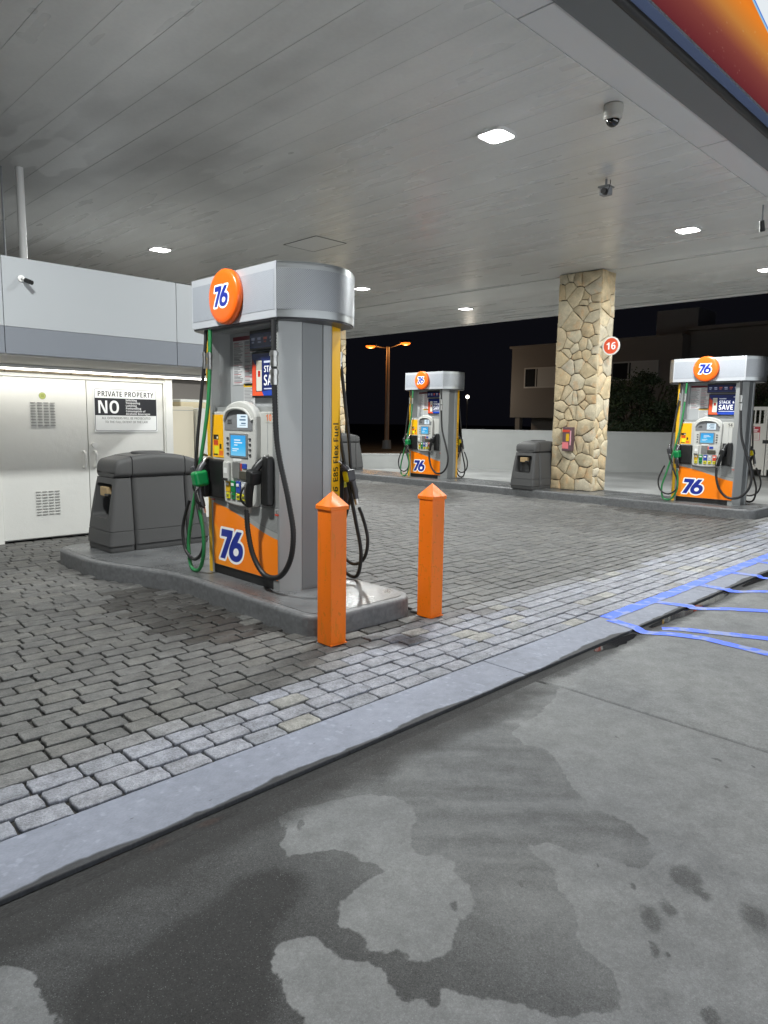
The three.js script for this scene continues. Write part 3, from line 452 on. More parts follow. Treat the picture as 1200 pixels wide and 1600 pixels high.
  const st = canvasTex(1024, 660, (q, w, h) => {
    q.fillStyle = '#e9ebea'; q.fillRect(0, 0, w, h); q.strokeStyle = '#222'; q.lineWidth = 7; q.beginPath(); q.roundRect(14, 14, w - 28, h - 28, 26); q.stroke();
    q.fillStyle = '#17171b'; q.fillRect(18, 150, w - 36, 262);
    q.textAlign = 'center'; q.font = 'bold 112px sans-serif'; q.fillText('PRIVATE PROPERTY', w / 2, 124, w - 110);
    q.fillStyle = '#f2f3f3'; q.font = 'bold 270px sans-serif'; q.fillText('NO', 225, 380, 360);
    q.textAlign = 'left'; q.font = 'bold 42px sans-serif'; ['Soliciting', 'Trespassing', 'Loitering', 'Panhandling', 'Consumption of', 'Alcoholic Beverages'].forEach((t, i) => q.fillText(t, 500, 190 + i * 42, 470));
    q.fillStyle = '#2a2a2a'; q.textAlign = 'center'; q.font = '46px sans-serif'; q.fillText('ALL OFFENDERS WILL BE PROSECUTED', w / 2, 470, w - 130); q.fillText('TO THE FULL EXTENT OF THE LAW', w / 2, 528, w - 230);
  });
  part('plate', rbox(-0.422, 0.422, -0.275, 0.275, -0.004, 0.002, 0.001, 1), M.white, s); part('print', new THREE.PlaneGeometry(0.84, 0.545), std({ map: st, roughness: 0.35 }), s, [0, 0, 0.0045]);
  // strip lamp let into the soffit
  const l = thing('strip_lamp', 'bright strip lamp in the soffit above the white metal doors', 'lamp', [3.55, 2.06, -8.62]);
  part('housing', box(-1.6, 1.6, -0.035, 0.0, -0.075, 0.075), M.white, l); part('lens', box(-1.57, 1.57, -0.05, -0.036, -0.055, 0.055), std({ color: 0xffffff, emissive: new THREE.Color(1, 0.96, 0.86), emissiveIntensity: 4 }), l);
  const a = new THREE.RectAreaLight(new THREE.Color(1, 0.985, 0.93), SOFFIT_NITS, 3.1, 0.1); a.position.set(0, -0.06, 0); a.rotation.x = -Math.PI / 2; l.add(a);
  const bc = thing('bullet_camera', 'white bracket bullet camera with black lens on the pale fascia', 'camera', [2.38, 2.79, -7.35]);
  part('bracket', (() => { const g = cyl(0.05, 0.05, 0.02, 20); g.rotateX(Math.PI / 2); g.translate(-0.015, 0.0, 0.01); const a = tube([[-0.015, 0, 0.01], [-0.01, -0.005, 0.06], [0.01, -0.02, 0.085]], 0.018, 12, 8); return merge([boxUV(g), boxUV(a)]); })(), M.white, bc);
  part('body', (() => { const g = cyl(0.034, 0.034, 0.13, 18); g.rotateX(Math.PI / 2 + 0.35); g.rotateY(0.5); g.translate(0.05, -0.05, 0.13); return g; })(), M.black, bc); bc.scale.setScalar(0.62);
  const roofbox = thing('roof_vent', 'small dark vent lying on the fascia roof edge', 'vent', [4.1, 2.93, -7.55]); part('cowl', rbox(-0.16, 0.16, 0, 0.09, -0.06, 0.06, 0.02), M.darkTrim, roofbox); part('neck', box(-0.12, 0.12, -0.002, 0.02, -0.045, 0.045), M.trimGrey, roofbox);
  for (const [x, z, r, lb] of [[3.07, -9.39, 0.045, 'white round post rising from the fascia roof to the canopy ceiling'], [2.9, -9.5, 0.012, 'thin dark conduit rising beside the white roof post']]) { const p = thing(r > 0.02 ? 'roof_post' : 'roof_conduit', lb, 'post', [x, 2.93, z]); part('shaft', (() => { const g = cyl(r, r, 1.51, 16); g.translate(0, 0.755, 0); return boxUV(g); })(), r > 0.02 ? M.white : M.trimGrey, p); part('base', (() => { const g = cyl(r * 2, r * 2, 0.02, 16); g.translate(0, 0.01, 0); return g; })(), M.trimGrey, p); }
  // cabinets beyond the corner
  const c1 = thing('utility_cabinet', 'plain cream cabinet lit beside the corner of the white building', 'cabinet', [5.02, 0, -9.75]);
  part('body', rbox(-0.3, 0.34, 0, 1.66, -0.3, 0.3, 0.012), std({ color: new THREE.Color().setRGB(0.72, 0.66, 0.52), roughness: 0.5 }), c1); part('top_rail', box(-0.3, 0.34, 1.6, 1.606, 0.3, 0.304), M.trimGrey, c1);
  const c2 = thing('vented_cabinet', 'white cabinet with rows of round black vent holes behind the hoses', 'cabinet', [5.72, 0, -9.6]);
  part('body', rbox(-0.34, 0.4, 0, 1.64, -0.3, 0.24, 0.012), M.wallPaint, c2);
  const hole = cyl(0.022, 0.022, 0.012, 14); hole.rotateX(Math.PI / 2);
  for (let r = 0; r < 8; r++) for (const x of [-0.17, -0.1 + 0.02 * (r % 2), 0.06, 0.22]) if ((r * 7 + Math.round(x * 50)) % 3) part('vent_hole', hole, M.black, c2, [x, 1.5 - r * 0.125 + (x > -0.12 ? -0.05 : 0), 0.242]);
  const c3 = thing('utility_cabinet', 'taller cream cabinet showing above the vented cabinet', 'cabinet', [5.75, 0, -10.25]); part('body', rbox(-0.3, 0.4, 0, 1.76, -0.25, 0.25, 0.012), std({ color: new THREE.Color().setRGB(0.72, 0.62, 0.42), roughness: 0.5 }), c3); part('lid', rbox(-0.31, 0.41, 1.74, 1.78, -0.26, 0.26, 0.008), M.wallPaint, c3);
}

// ---------------------------------------------------------------- fuel pumps
function draw76(q, cx, cy, h, out = 0.11) { // slanted numerals with a white outline
  q.save(); q.translate(cx, cy); q.transform(1, 0, -0.2, 1, 0, 0); q.scale(h / 100, h / 100); q.lineJoin = 'round';
  const seven = new Path2D('M -62 -50 L 2 -50 L 2 -30 L -26 50 L -54 50 L -27 -25 L -62 -25 Z');
  const six = new Path2D('M 52 -50 L 24 -50 C 10 -30 -8 -4 -8 18 C -8 40 10 52 32 52 C 56 52 70 38 70 17 C 70 -4 54 -16 34 -14 Z M 31 6 C 40 6 46 11 46 19 C 46 27 40 32 31 32 C 22 32 17 26 17 19 C 17 11 23 6 31 6 Z');
  q.strokeStyle = '#fbfbfb'; q.lineWidth = out * 200; q.stroke(seven); q.stroke(six);
  q.fillStyle = '#1c2f92'; q.fill(seven); q.fill(six, 'evenodd'); q.fillStyle = '#fbfbfb'; q.beginPath(); q.ellipse(31.5, 19, 15, 13.5, 0, 0, 7); q.fill(); q.restore();
}
const T = {};
T.ball = canvasTex(512, 512, (q, w, h) => { q.fillStyle = '#f4661a'; q.fillRect(0, 0, w, h); draw76(q, w / 2 - 8, h / 2, 185, 0.09); });
T.lower = canvasTex(1024, 640, (q, w, h) => { // orange skirt graphic with grey wave
  q.fillStyle = '#ff860f'; q.fillRect(0, 0, w, h);
  q.fillStyle = '#fd951c'; q.beginPath(); q.moveTo(0, h * 0.35); q.quadraticCurveTo(w * 0.3, h * 0.6, w * 0.35, h); q.lineTo(0, h); q.fill();
  q.fillStyle = '#9a9b98'; q.beginPath(); q.moveTo(0, 0); q.lineTo(w, 0); q.lineTo(w, h * 0.42); q.bezierCurveTo(w * 0.7, h * 0.36, w * 0.45, h * 0.12, 0, h * 0.04); q.fill();
  q.fillStyle = '#7b7d7c'; q.beginPath(); q.moveTo(w * 0.1, 0); q.lineTo(w, 0); q.lineTo(w, h * 0.33); q.bezierCurveTo(w * 0.7, h * 0.28, w * 0.5, h * 0.07, w * 0.1, 0); q.fill();
  q.fillStyle = '#b9bab8'; for (let y = 4; y < h * 0.36; y += 11) for (let x = 0; x < w; x += 11) { const lim = h * 0.33 * Math.pow(clamp((x / w - 0.12) / 0.88), 0.8); if (y < lim - 6) { q.beginPath(); q.arc(x + (y / 11 % 2 ? 5 : 0), y, 2.6, 0, 7); q.fill(); } }
  draw76(q, w * 0.29, h * 0.66, h * 0.46, 0.085);
});
T.notice = canvasTex(512, 640, (q, w, h) => { q.fillStyle = '#c9c9c9'; q.fillRect(0, 0, w, h); q.fillStyle = '#6b1523'; q.fillRect(0, 0, w, 54); let s = 5; const r = () => ((s = (s * 16807) % 2147483647) / 2147483647); for (let c = 0; c < 2; c++) { let y = 70; while (y < h - 12) { const t = 4 + r() * 6; q.fillStyle = r() < 0.18 ? '#8c2a35' : '#4c4c50'; q.fillRect(14 + c * 252, y, 90 + r() * 130, t); y += t + 5 + r() * 6; } } q.fillStyle = '#3c3c40'; q.fillRect(255, 60, 3, h); });
T.small = canvasTex(256, 256, (q, w, h) => { q.fillStyle = '#bdbdbd'; q.fillRect(0, 0, w, h); q.fillStyle = '#d0a51c'; q.fillRect(0, 0, w, 46); q.fillStyle = '#2c2718'; q.fillRect(30, 14, 180, 16); q.fillStyle = '#6b6b6b'; for (let y = 62; y < h - 10; y += 17) q.fillRect(16, y, 120 + (y * 37) % 100, 7); });
T.poster = canvasTex(1024, 620, (q, w, h) => { // blue offer board
  q.fillStyle = '#1d2a63'; q.fillRect(0, 0, w, h); const g = q.createLinearGradient(0, 0, 0, h); g.addColorStop(0, '#1a2350'); g.addColorStop(0.3, '#d0452a'); g.addColorStop(1, '#f0603a'); q.fillStyle = g; q.beginPath(); q.moveTo(0, h * 0.1); q.lineTo(120, h * 0.3); q.lineTo(260, h * 0.85); q.lineTo(330, h); q.lineTo(0, h); q.fill();
  q.fillStyle = '#2b4bb0'; q.beginPath(); q.moveTo(330, h); q.lineTo(w, h); q.lineTo(w, h * 0.82); q.lineTo(290, h * 0.9); q.fill();
  q.fillStyle = '#1b1b1f'; q.fillRect(112, 90, 180, 470); q.fillStyle = '#ddd9cc'; q.beginPath(); q.roundRect(122, 100, 160, 450, 16); q.fill(); q.fillStyle = '#b5b0a2'; q.fillRect(122, 120, 160, 120); q.fillStyle = '#c23a2c'; q.fillRect(170, 250, 70, 90); q.fillStyle = '#8d1f1a'; q.fillRect(180, 270, 50, 14); q.fillRect(180, 300, 50, 14);
  q.fillStyle = '#f4f4f6'; q.textAlign = 'left'; q.font = 'bold 130px sans-serif'; q.fillText('STACK', 345, 275, 430); q.font = 'bold 90px sans-serif'; q.fillText('&', 800, 268); q.font = 'bold 215px sans-serif'; q.fillText('SAVE', 335, 470, 600); q.fillStyle = '#cfd5ea'; q.fillRect(345, 110, 240, 30); q.fillRect(345, 510, 560, 18); q.fillRect(820, 60, 120, 26);
});
T.topper = canvasTex(1024, 200, (q, w, h) => { q.fillStyle = '#232a55'; q.fillRect(0, 0, w, h); q.fillStyle = '#3a4274'; q.fillRect(0, h - 22, w, 14); q.fillStyle = '#a9aecb'; for (let i = 0; i < 6; i++) { q.fillRect(40 + i * 165, 60, 90 + (i * 53) % 50, 34); q.fillRect(50 + i * 165, 110, 60 + (i * 31) % 60, 22); q.fillStyle = i % 2 ? '#c45b4a' : '#a9aecb'; } });
T.yellow = canvasTex(256, 512, (q, w, h) => { q.fillStyle = '#f5b50c'; q.fillRect(0, 0, w, h); q.fillStyle = '#24180a'; q.fillRect(20, 240, 110, 60); q.fillStyle = '#e9e2c8'; q.fillRect(90, 262, 30, 26); q.fillStyle = '#c8431a'; q.fillRect(24, 306, 96, 60); q.fillStyle = '#e8e02a'; q.fillRect(40, 380, 90, 90); q.fillStyle = '#3b3410'; q.fillRect(150, 350, 40, 60); q.fillRect(20, 470, 90, 20); q.fillStyle = '#e8742a'; q.fillRect(140, 430, 80, 60); });
T.e85 = canvasTex(96, 2048, (q, w, h) => { q.fillStyle = '#f0b60a'; q.fillRect(0, 0, w, h); q.save(); q.translate(w / 2, h * 0.66); q.rotate(-Math.PI / 2); q.fillStyle = '#1d1708'; q.textBaseline = 'middle'; q.font = 'bold 78px sans-serif'; q.fillText('E85 Flex Fuel', 120, 2); q.font = 'italic bold 82px sans-serif'; q.fillText('76', -10, 2); q.restore(); });
T.lcd = canvasTex(256, 256, (q, w, h) => { q.fillStyle = '#dff1fb'; q.fillRect(0, 0, w, h); q.fillStyle = '#54728c'; q.fillRect(90, 30, 120, 26); q.fillRect(60, 90, 150, 30); q.fillRect(100, 160, 110, 26); q.fillRect(60, 205, 150, 10); });
T.screen = canvasTex(256, 256, (q, w, h) => { const g = q.createLinearGradient(0, 0, 0, h); g.addColorStop(0, '#3da3e6'); g.addColorStop(0.5, '#37b2ee'); g.addColorStop(1, '#77c5ec'); q.fillStyle = g; q.fillRect(0, 0, w, h); q.fillStyle = '#e8f7ff'; q.fillRect(60, 52, 110, 14); q.fillRect(60, 84, 140, 14); q.fillRect(60, 116, 60, 12); q.fillRect(30, 164, 110, 12); q.fillRect(30, 190, 80, 9); });
T.perf = tex(64, 64, (u, v) => { const d = Math.min(Math.hypot(u - 0.25, v - 0.25), Math.hypot(u - 0.75, v - 0.75), Math.hypot(u - 1.25, v - 0.25), Math.hypot(u + 0.25, v - 0.75)); return grey(sm(0.13, 0.19, d)); }, false);
T.perfC = tex(64, 64, (u, v) => { const d = Math.min(Math.hypot(u - 0.25, v - 0.25), Math.hypot(u - 0.75, v - 0.75)); const k = mix(0.62, 0.95, sm(0.11, 0.2, d)); return [k, k, k]; });
T.brush = tex(512, 256, (u, v, i, j) => grey(0.45 + 0.3 * (fbm(u * 4, v * 120, 3, 3) - 0.5)), false);
M.brushed = std({ color: new THREE.Color().setRGB(0.46, 0.48, 0.48), metalness: 0.9, roughness: 0.75, roughnessMap: T.brush });
M.headFront = std({ color: new THREE.Color().setRGB(0.52, 0.54, 0.57), metalness: 0.35, roughness: 0.4 });
M.perfFront = std({ color: new THREE.Color().setRGB(0.47, 0.5, 0.55), metalness: 0.35, roughness: 0.45, map: clone(T.perfC, 62, 62), bumpMap: clone(T.perf, 62, 62), bumpScale: 0.0006 });
M.perf = std({ color: new THREE.Color().setRGB(0.44, 0.46, 0.48), metalness: 0.85, roughness: 0.42, map: clone(T.perfC, 62, 62), bumpMap: clone(T.perf, 62, 62), bumpScale: 0.0006 });
M.gunmetal = std({ color: new THREE.Color().setRGB(0.06, 0.06, 0.065), roughness: 0.4, metalness: 0.3 });
const printed = (t, o = {}) => std({ map: t, roughness: 0.4, ...o });
M.pBall = printed(T.ball, { roughness: 0.28 }); M.pLower = printed(T.lower, { roughness: 0.3 }); M.pNotice = printed(T.notice); M.pSmall = printed(T.small); M.pPoster = printed(T.poster, { roughness: 0.25 }); M.pTop = printed(T.topper, { roughness: 0.25 }); M.pYellow = printed(T.yellow); M.pE85 = printed(T.e85);
M.lcd = std({ color: 0x111111, map: T.lcd, emissive: 0xffffff, emissiveMap: T.lcd, emissiveIntensity: 0.75, roughness: 0.2 }); M.screen = std({ color: 0x111111, map: T.screen, emissive: 0xffffff, emissiveMap: T.screen, emissiveIntensity: 0.7, roughness: 0.2 });

function nozzle(parent, m, pos, rot, flip = 1, body) { // fuel nozzle hung in its boot: body, guard, lever, spout, swivel
  const n = part('nozzle', boxUV(merge([tube([[0, 0.16, -0.05], [0, 0.10, 0.01], [0, 0.0, 0.045], [0, -0.10, 0.055], [0, -0.2, 0.05]], 0.03, 20, 10, (i, t) => 1.15 - 0.35 * Math.abs(t - 0.35)), rbox(-0.045, 0.045, -0.02, 0.10, -0.03, 0.075, 0.022, 3)].map((g) => boxUV(g)))), m, parent, pos, rot);
  part('spout', tube([[0, 0.13, -0.03], [0, 0.18, -0.055], [0, 0.2, -0.10], [0, 0.17, -0.15]], 0.013, 16, 8), M.chrome, n);
  part('guard', tube([[0, -0.02, 0.05], [0, -0.06, 0.10], [0, -0.13, 0.115], [0, -0.19, 0.075], [0, -0.21, 0.05]].map(([x, y, z]) => [x + 0.03 * flip, y, z]), 0.009, 24, 6), body || M.black, n);
  part('lever', tube([[0, 0.0, 0.07], [0, -0.07, 0.085], [0, -0.15, 0.075]].map(([x, y, z]) => [x + 0.02 * flip, y, z]), 0.007, 12, 6), M.chrome, n);
  part('swivel', (() => { const g = cyl(0.022, 0.019, 0.06, 12); g.translate(0, -0.225, 0.05); return g; })(), M.chrome, n);
  return n;
}
function hose(parent, name, pts, r, m, bellows, collar) {
  const h = part(name, tube(pts, r, bellows ? 260 : 120, 10, bellows ? (i) => (i % 2 ? 1.08 : 0.9) : null), m, parent);
  if (collar) for (const [x, y, z, l, k] of collar) part('coupling', (() => { const g = merge([boxUV(cyl(r * k, r * k, l, 14)), boxUV((() => { const q = cyl(r * k * 1.25, r * k * 1.25, l * 0.25, 8); q.translate(0, l * 0.3, 0); return q; })()), boxUV((() => { const q = cyl(r * k * 1.15, r * k * 1.15, l * 0.16, 8); q.translate(0, -l * 0.3, 0); return q; })())]); g.translate(x, y, z); return g; })(), M.chrome, h);
  return h;
}
const HD = 0.31, HC = 0.385, TOP0 = 2.09, TOP1 = 2.485; // half depth of body, of head; head from/to
function pumpFace(o, s, num, numColor, first) { // one operating side; s = 1 front, -1 back (turned half round)
  const ry = s > 0 ? 0 : Math.PI;
  const P = (name, g, m) => { const q = g.clone(); if (s < 0) q.rotateY(Math.PI); return part(name, q, m, o); };
  P('kick_plate', box(-0.47, 0.515, 0.0, 0.075, HD - 0.03, HD - 0.006), M.black);
  const lp = P('lower_panel', (() => { const g = new RoundedBoxGeometry(0.95, 0.57, 0.02, 2, 0.005); g.translate(0.04, 0.365, HD - 0.005); return boxUV(g); })(), M.silver);
  const pr = new THREE.PlaneGeometry(0.94, 0.56); pr.translate(0.04, 0.365, HD + 0.0065); if (s < 0) pr.rotateY(Math.PI); part('graphic', pr, M.pLower, lp);
  P('band', box(-0.5, 0.5, 0.652, 0.668, HD - 0.03, HD + 0.004), M.silverDark);
  P('red_tag', box(0.478, 0.517, 0.600, 0.612, HD, HD + 0.009), M.red); P('red_tag', box(-0.455, -0.405, 0.640, 0.651, HD, HD + 0.009), M.red);
  const screw = (x, y, z) => { const q = cyl(0.006, 0.006, 0.004, 8); q.rotateX(Math.PI / 2); q.translate(x, y, z); return boxUV(q); };
  P('screws', merge([[-0.425, 0.685], [0.425, 0.685], [0.425, 1.385], [-0.425, 1.385], [-0.42, 0.63], [0.5, 0.63]].map(([x, y]) => screw(x, y, HD + (y < 0.65 ? 0.009 : 0.002)))), M.chrome);
  P('lock', (() => { const q = cyl(0.012, 0.012, 0.012, 12); q.rotateX(Math.PI / 2); q.translate(0.41, 0.72, HD + 0.004); return q; })(), M.chrome);
  // service door in the middle, light grey
  P('service_door', rbox(-0.44, 0.44, 0.67, 1.40, HD - 0.03, HD, 0.008), M.light);
  P('door_edge', box(0.375, 0.379, 0.675, 1.395, HD, HD + 0.002), M.recess);
  P('vent_grille', merge([0, 1, 2, 3, 4].map((i) => box(0.445, 0.475, 1.06 + i * 0.022, 1.07 + i * 0.022, HD - 0.02, HD - 0.006))), M.black);
  P('corner_post', box(0.44, 0.49, 0.67, TOP0, HD - 0.06, HD - 0.012), M.silverDark);
  // left stile and yellow panel
  P('stile', box(-0.52, -0.47, 0.0, TOP0, HD - 0.05, HD - 0.001), s > 0 ? M.yellow : M.yellow);
  const yp = new THREE.PlaneGeometry(0.19, 0.36); yp.translate(-0.335, 1.195, HD + 0.003); if (s < 0) yp.rotateY(Math.PI); part('yellow_decal', yp, M.pYellow, o);
  // upper recess
  P('recess_back', box(-0.47, 0.47, 1.40, TOP0, 0.10, 0.13), M.recess);
  P('recess_shelf', box(-0.47, 0.47, 1.40, 1.44, 0.13, HD - 0.03), M.silver);
  P('recess_jamb', prism([[-0.47, 0.13], [-0.42, 0.13], [-0.455, HD - 0.01], [-0.47, HD - 0.01]], 1.44, TOP0), M.silver);
  P('recess_jamb', prism([[0.47, 0.13], [0.42, 0.13], [0.44, HD - 0.04], [0.47, HD - 0.04]], 1.44, TOP0), M.silver);
  const put = (name, w, h, x, y, z, m) => { const g = new THREE.PlaneGeometry(w, h); g.translate(x, y, z); if (s < 0) g.rotateY(Math.PI); return part(name, g, m, o); };
  put('notice', 0.34, 0.40, -0.2, 1.83, 0.134, M.pNotice); put('notice', 0.17, 0.18, -0.13, 1.55, 0.134, M.pSmall);
  put('offer_board', 0.49, 0.335, 0.215, 1.70, 0.172, M.pPoster);
  P('board_frame', rbox(-0.045, 0.465, 1.515, 1.885, 0.13, 0.168, 0.008), M.black);
  P('topper_frame', rbox(-0.085, 0.465, 1.90, 2.06, 0.13, 0.16, 0.006), M.gunmetal); put('topper_board', 0.52, 0.12, 0.19, 1.975, 0.163, M.pTop);
  P('head_light', box(-0.44, 0.44, TOP0 - 0.03, TOP0 - 0.002, 0.05, HD - 0.02), M.silver);
  // terminal
  const tx = 0.045, tw = 0.24; const tz = HD + 0.05;
  const tShape = new THREE.Shape(); tShape.moveTo(-tw + 0.04, 0.645); tShape.quadraticCurveTo(0, 0.615, tw - 0.04, 0.645); tShape.quadraticCurveTo(tw - 0.012, 0.65, tw - 0.01, 0.70); tShape.lineTo(tw, 1.36); tShape.quadraticCurveTo(tw * 0.85, 1.475, 0, 1.485); tShape.quadraticCurveTo(-tw * 0.85, 1.475, -tw, 1.36); tShape.lineTo(-tw + 0.01, 0.70); tShape.quadraticCurveTo(-tw + 0.012, 0.65, -tw + 0.04, 0.645);
  const tg = new THREE.ExtrudeGeometry(tShape, { depth: 0.032, bevelEnabled: true, bevelThickness: 0.018, bevelSize: 0.016, bevelOffset: -0.016, bevelSegments: 4, curveSegments: 18 }); tg.translate(tx, 0, HD + 0.0); const term = P('terminal', boxUV(tg), M.light);
  const Q = (name, g, m) => { const q = g.clone(); q.translate(tx, 0, tz); if (s < 0) q.rotateY(Math.PI); return part(name, q, m, term); };
  const hoodS = new THREE.Shape(); hoodS.moveTo(-0.2, 1.33); hoodS.quadraticCurveTo(-0.15, 1.42, 0, 1.425); hoodS.quadraticCurveTo(0.15, 1.42, 0.2, 1.33); hoodS.lineTo(0.2, 1.25); hoodS.lineTo(-0.2, 1.25);
  Q('display_window', (() => { const g = new THREE.ExtrudeGeometry(hoodS, { depth: 0.004, bevelEnabled: false, curveSegments: 12 }); return boxUV(g); })(), std({ color: new THREE.Color().setRGB(0.2, 0.205, 0.21), roughness: 0.25 }));
  Q('display_brow', tube([[-0.2, 1.33, 0.004], [-0.14, 1.40, 0.016], [0, 1.425, 0.02], [0.14, 1.40, 0.016], [0.2, 1.33, 0.004]], 0.013, 24, 8), M.light);
  const Qp = (name, w, h, x, y, z, m) => { const g = new THREE.PlaneGeometry(w, h); g.translate(x, y, z); return Q(name, g, m); };
  Qp('price_display', 0.15, 0.105, 0.065, 1.325, 0.0055, M.lcd);
  Q('speaker', merge([0, 1, 2].map((i) => box(-0.15, -0.09, 1.30 + i * 0.014, 1.306 + i * 0.014, 0.004, 0.006))), M.black);
  Q('screen_bezel', rbox(-0.125, 0.135, 1.03, 1.225, 0, 0.008, 0.004, 1), M.silverDark); Qp('screen', 0.215, 0.165, 0.005, 1.128, 0.0095, M.screen);
  for (const x of [-0.155, 0.165]) for (let i = 0; i < 4; i++) Q('screen_button', rbox(x - 0.014, x + 0.014, 1.05 + i * 0.042, 1.066 + i * 0.042, 0, 0.009, 0.003, 1), M.gunmetal);
  Qp('card_label', 0.12, 0.02, -0.02, 1.012, 0.002, M.white);
  Q('keypad', rbox(-0.08, 0.025, 0.86, 0.995, 0, 0.014, 0.005, 1), std({ color: new THREE.Color().setRGB(0.28, 0.28, 0.27), metalness: 0.6, roughness: 0.4 }));
  Q('card_reader', rbox(-0.195, -0.115, 0.83, 0.99, 0, 0.03, 0.008), M.light); Q('card_slot', rbox(-0.19, -0.12, 0.842, 0.856, 0.026, 0.045, 0.004, 1), M.black);
  Qp('reader_label', 0.05, 0.045, -0.155, 0.92, 0.0315, M.white); Q('chip_reader', rbox(0.055, 0.12, 0.945, 0.985, 0, 0.008, 0.003, 1), M.blue);
  Q('receipt_slot', rbox(0.03, 0.165, 0.855, 0.925, 0, 0.02, 0.006, 1), std({ color: new THREE.Color().setRGB(0.06, 0.055, 0.04), roughness: 0.4 })); Q('receipt_flag', box(0.028, 0.045, 0.93, 0.985, 0, 0.004), M.red);
  const gm = [M.yellow, M.green, M.blue, std({ color: new THREE.Color().setRGB(0.45, 0.47, 0.5) }), M.red], om = [M.yellowGreen, M.green, M.yellowGreen, M.yellowGreen, M.yellowGreen];
  for (let i = 0; i < 5; i++) { const x = -0.155 + i * 0.077; const b = Q('grade_button', rbox(x - 0.031, x + 0.031, 0.742, 0.838, 0, 0.012, 0.004, 1), gm[i]); Q('button_cap', rbox(x - 0.02, x + 0.02, 0.795, 0.818, 0.012, 0.016, 0.003, 1), M.white); Q('octane_tab', rbox(x - 0.028, x + 0.028, 0.684, 0.737, 0, 0.012, 0.006, 1), om[i]); Q('octane_digits', merge([box(x - 0.014, x - 0.003, 0.7, 0.722, 0.012, 0.0135), box(x + 0.003, x + 0.014, 0.7, 0.722, 0.012, 0.0135)]), M.gunmetal); }
  if (num) put('pump_number', 0.12, 0.08, 0.395, 1.355, HD + 0.002, printed(canvasTex(192, 128, (q, w, h) => { q.fillStyle = '#bab9b1'; q.fillRect(0, 0, w, h); q.fillStyle = numColor; q.font = 'bold 112px sans-serif'; q.textAlign = 'center'; q.fillText(num, w / 2, 104); })));
  // right boot with black nozzle and its hose
  const boot = P('nozzle_boot', merge([rbox(0.385, 0.465, 0.67, 1.06, HD + 0.0, HD + 0.07, 0.02), rbox(0.30, 0.39, 0.67, 1.045, HD, HD + 0.02, 0.008)]), M.black);
  const place = (x, y, z) => (s > 0 ? [x, y, z] : [-x, y, -z]);
  nozzle(o, M.black, place(0.335, 0.86, HD + 0.085), [0.1, ry, -0.25 * s], -1);
  const tr = (a) => a.map((p) => place(...p));
  hose(o, 'hose', tr([[0.535, 2.1, HD + 0.05], [0.54, 1.95, HD + 0.055], [0.565, 1.6, HD + 0.07], [0.62, 1.15, HD + 0.085], [0.76, 0.75, HD + 0.09], [0.825, 0.5, HD + 0.095], [0.79, 0.3, HD + 0.1], [0.66, 0.16, HD + 0.1], [0.48, 0.14, HD + 0.105], [0.345, 0.26, HD + 0.115], [0.28, 0.46, HD + 0.125], [0.27, 0.635, HD + 0.13]]), 0.021, M.rubber, true, [place(0.552, 1.79, HD + 0.063), place(0.561, 1.655, HD + 0.068)].map((p) => [...p, 0.115, 1.3]));
  // left boot, green nozzle, green and black hoses
  P('nozzle_boot', merge([rbox(-0.46, -0.20, 0.67, 1.0, HD - 0.005, HD + 0.05, 0.02), rbox(-0.47, -0.42, 0.67, 1.0, HD - 0.005, HD + 0.10, 0.015)]), M.black);
  const g1 = nozzle(o, M.gunmetal, place(-0.40, 0.80, HD + 0.12), [0.15, ry, 0.1], 1); const cover = s > 0 ? M.green : M.yellowGreen;
  part('nozzle_cover', (() => { const g = rbox(-0.05, 0.05, -0.03, 0.105, -0.045, 0.085, 0.03, 3); return g; })(), cover, g1);
  hose(o, 'hose', tr([[-0.36, 2.1, HD + 0.05], [-0.365, 1.95, HD + 0.05], [-0.39, 1.5, HD + 0.06], [-0.46, 1.0, HD + 0.10], [-0.58, 0.5, HD + 0.13], [-0.65, 0.22, HD + 0.13], [-0.60, 0.03, HD + 0.13], [-0.48, 0.03, HD + 0.13], [-0.38, 0.18, HD + 0.14], [-0.36, 0.38, HD + 0.15], [-0.385, 0.57, HD + 0.165]]), 0.016, s > 0 ? M.greenHose : M.rubber, false, [place(-0.372, 1.82, HD + 0.052)].map((p) => [...p, 0.14, 1.25]));
  hose(o, 'hose', tr([[-0.46, 2.1, HD + 0.03], [-0.465, 1.9, HD + 0.04], [-0.51, 1.5, HD + 0.06], [-0.54, 1.1, HD + 0.09], [-0.53, 0.75, HD + 0.12], [-0.45, 0.55, HD + 0.14], [-0.37, 0.35, HD + 0.14], [-0.39, 0.2, HD + 0.15], [-0.52, 0.12, HD + 0.15], [-0.66, 0.18, HD + 0.15], [-0.71, 0.35, HD + 0.15], [-0.66, 0.53, HD + 0.14], [-0.62, 0.62, HD + 0.13]]), 0.0145, M.rubber, false, [place(-0.47, 1.83, HD + 0.042)].map((p) => [...p, 0.14, 1.2]));
  const n2 = nozzle(o, M.gunmetal, place(-0.56, 0.85, HD + 0.06), [0.1, ry, 0.2 * s], 1); part('nozzle_cover', rbox(-0.042, 0.042, -0.02, 0.095, -0.035, 0.07, 0.025, 3), M.yellowGreen, n2); n2.scale.setScalar(0.85);
}
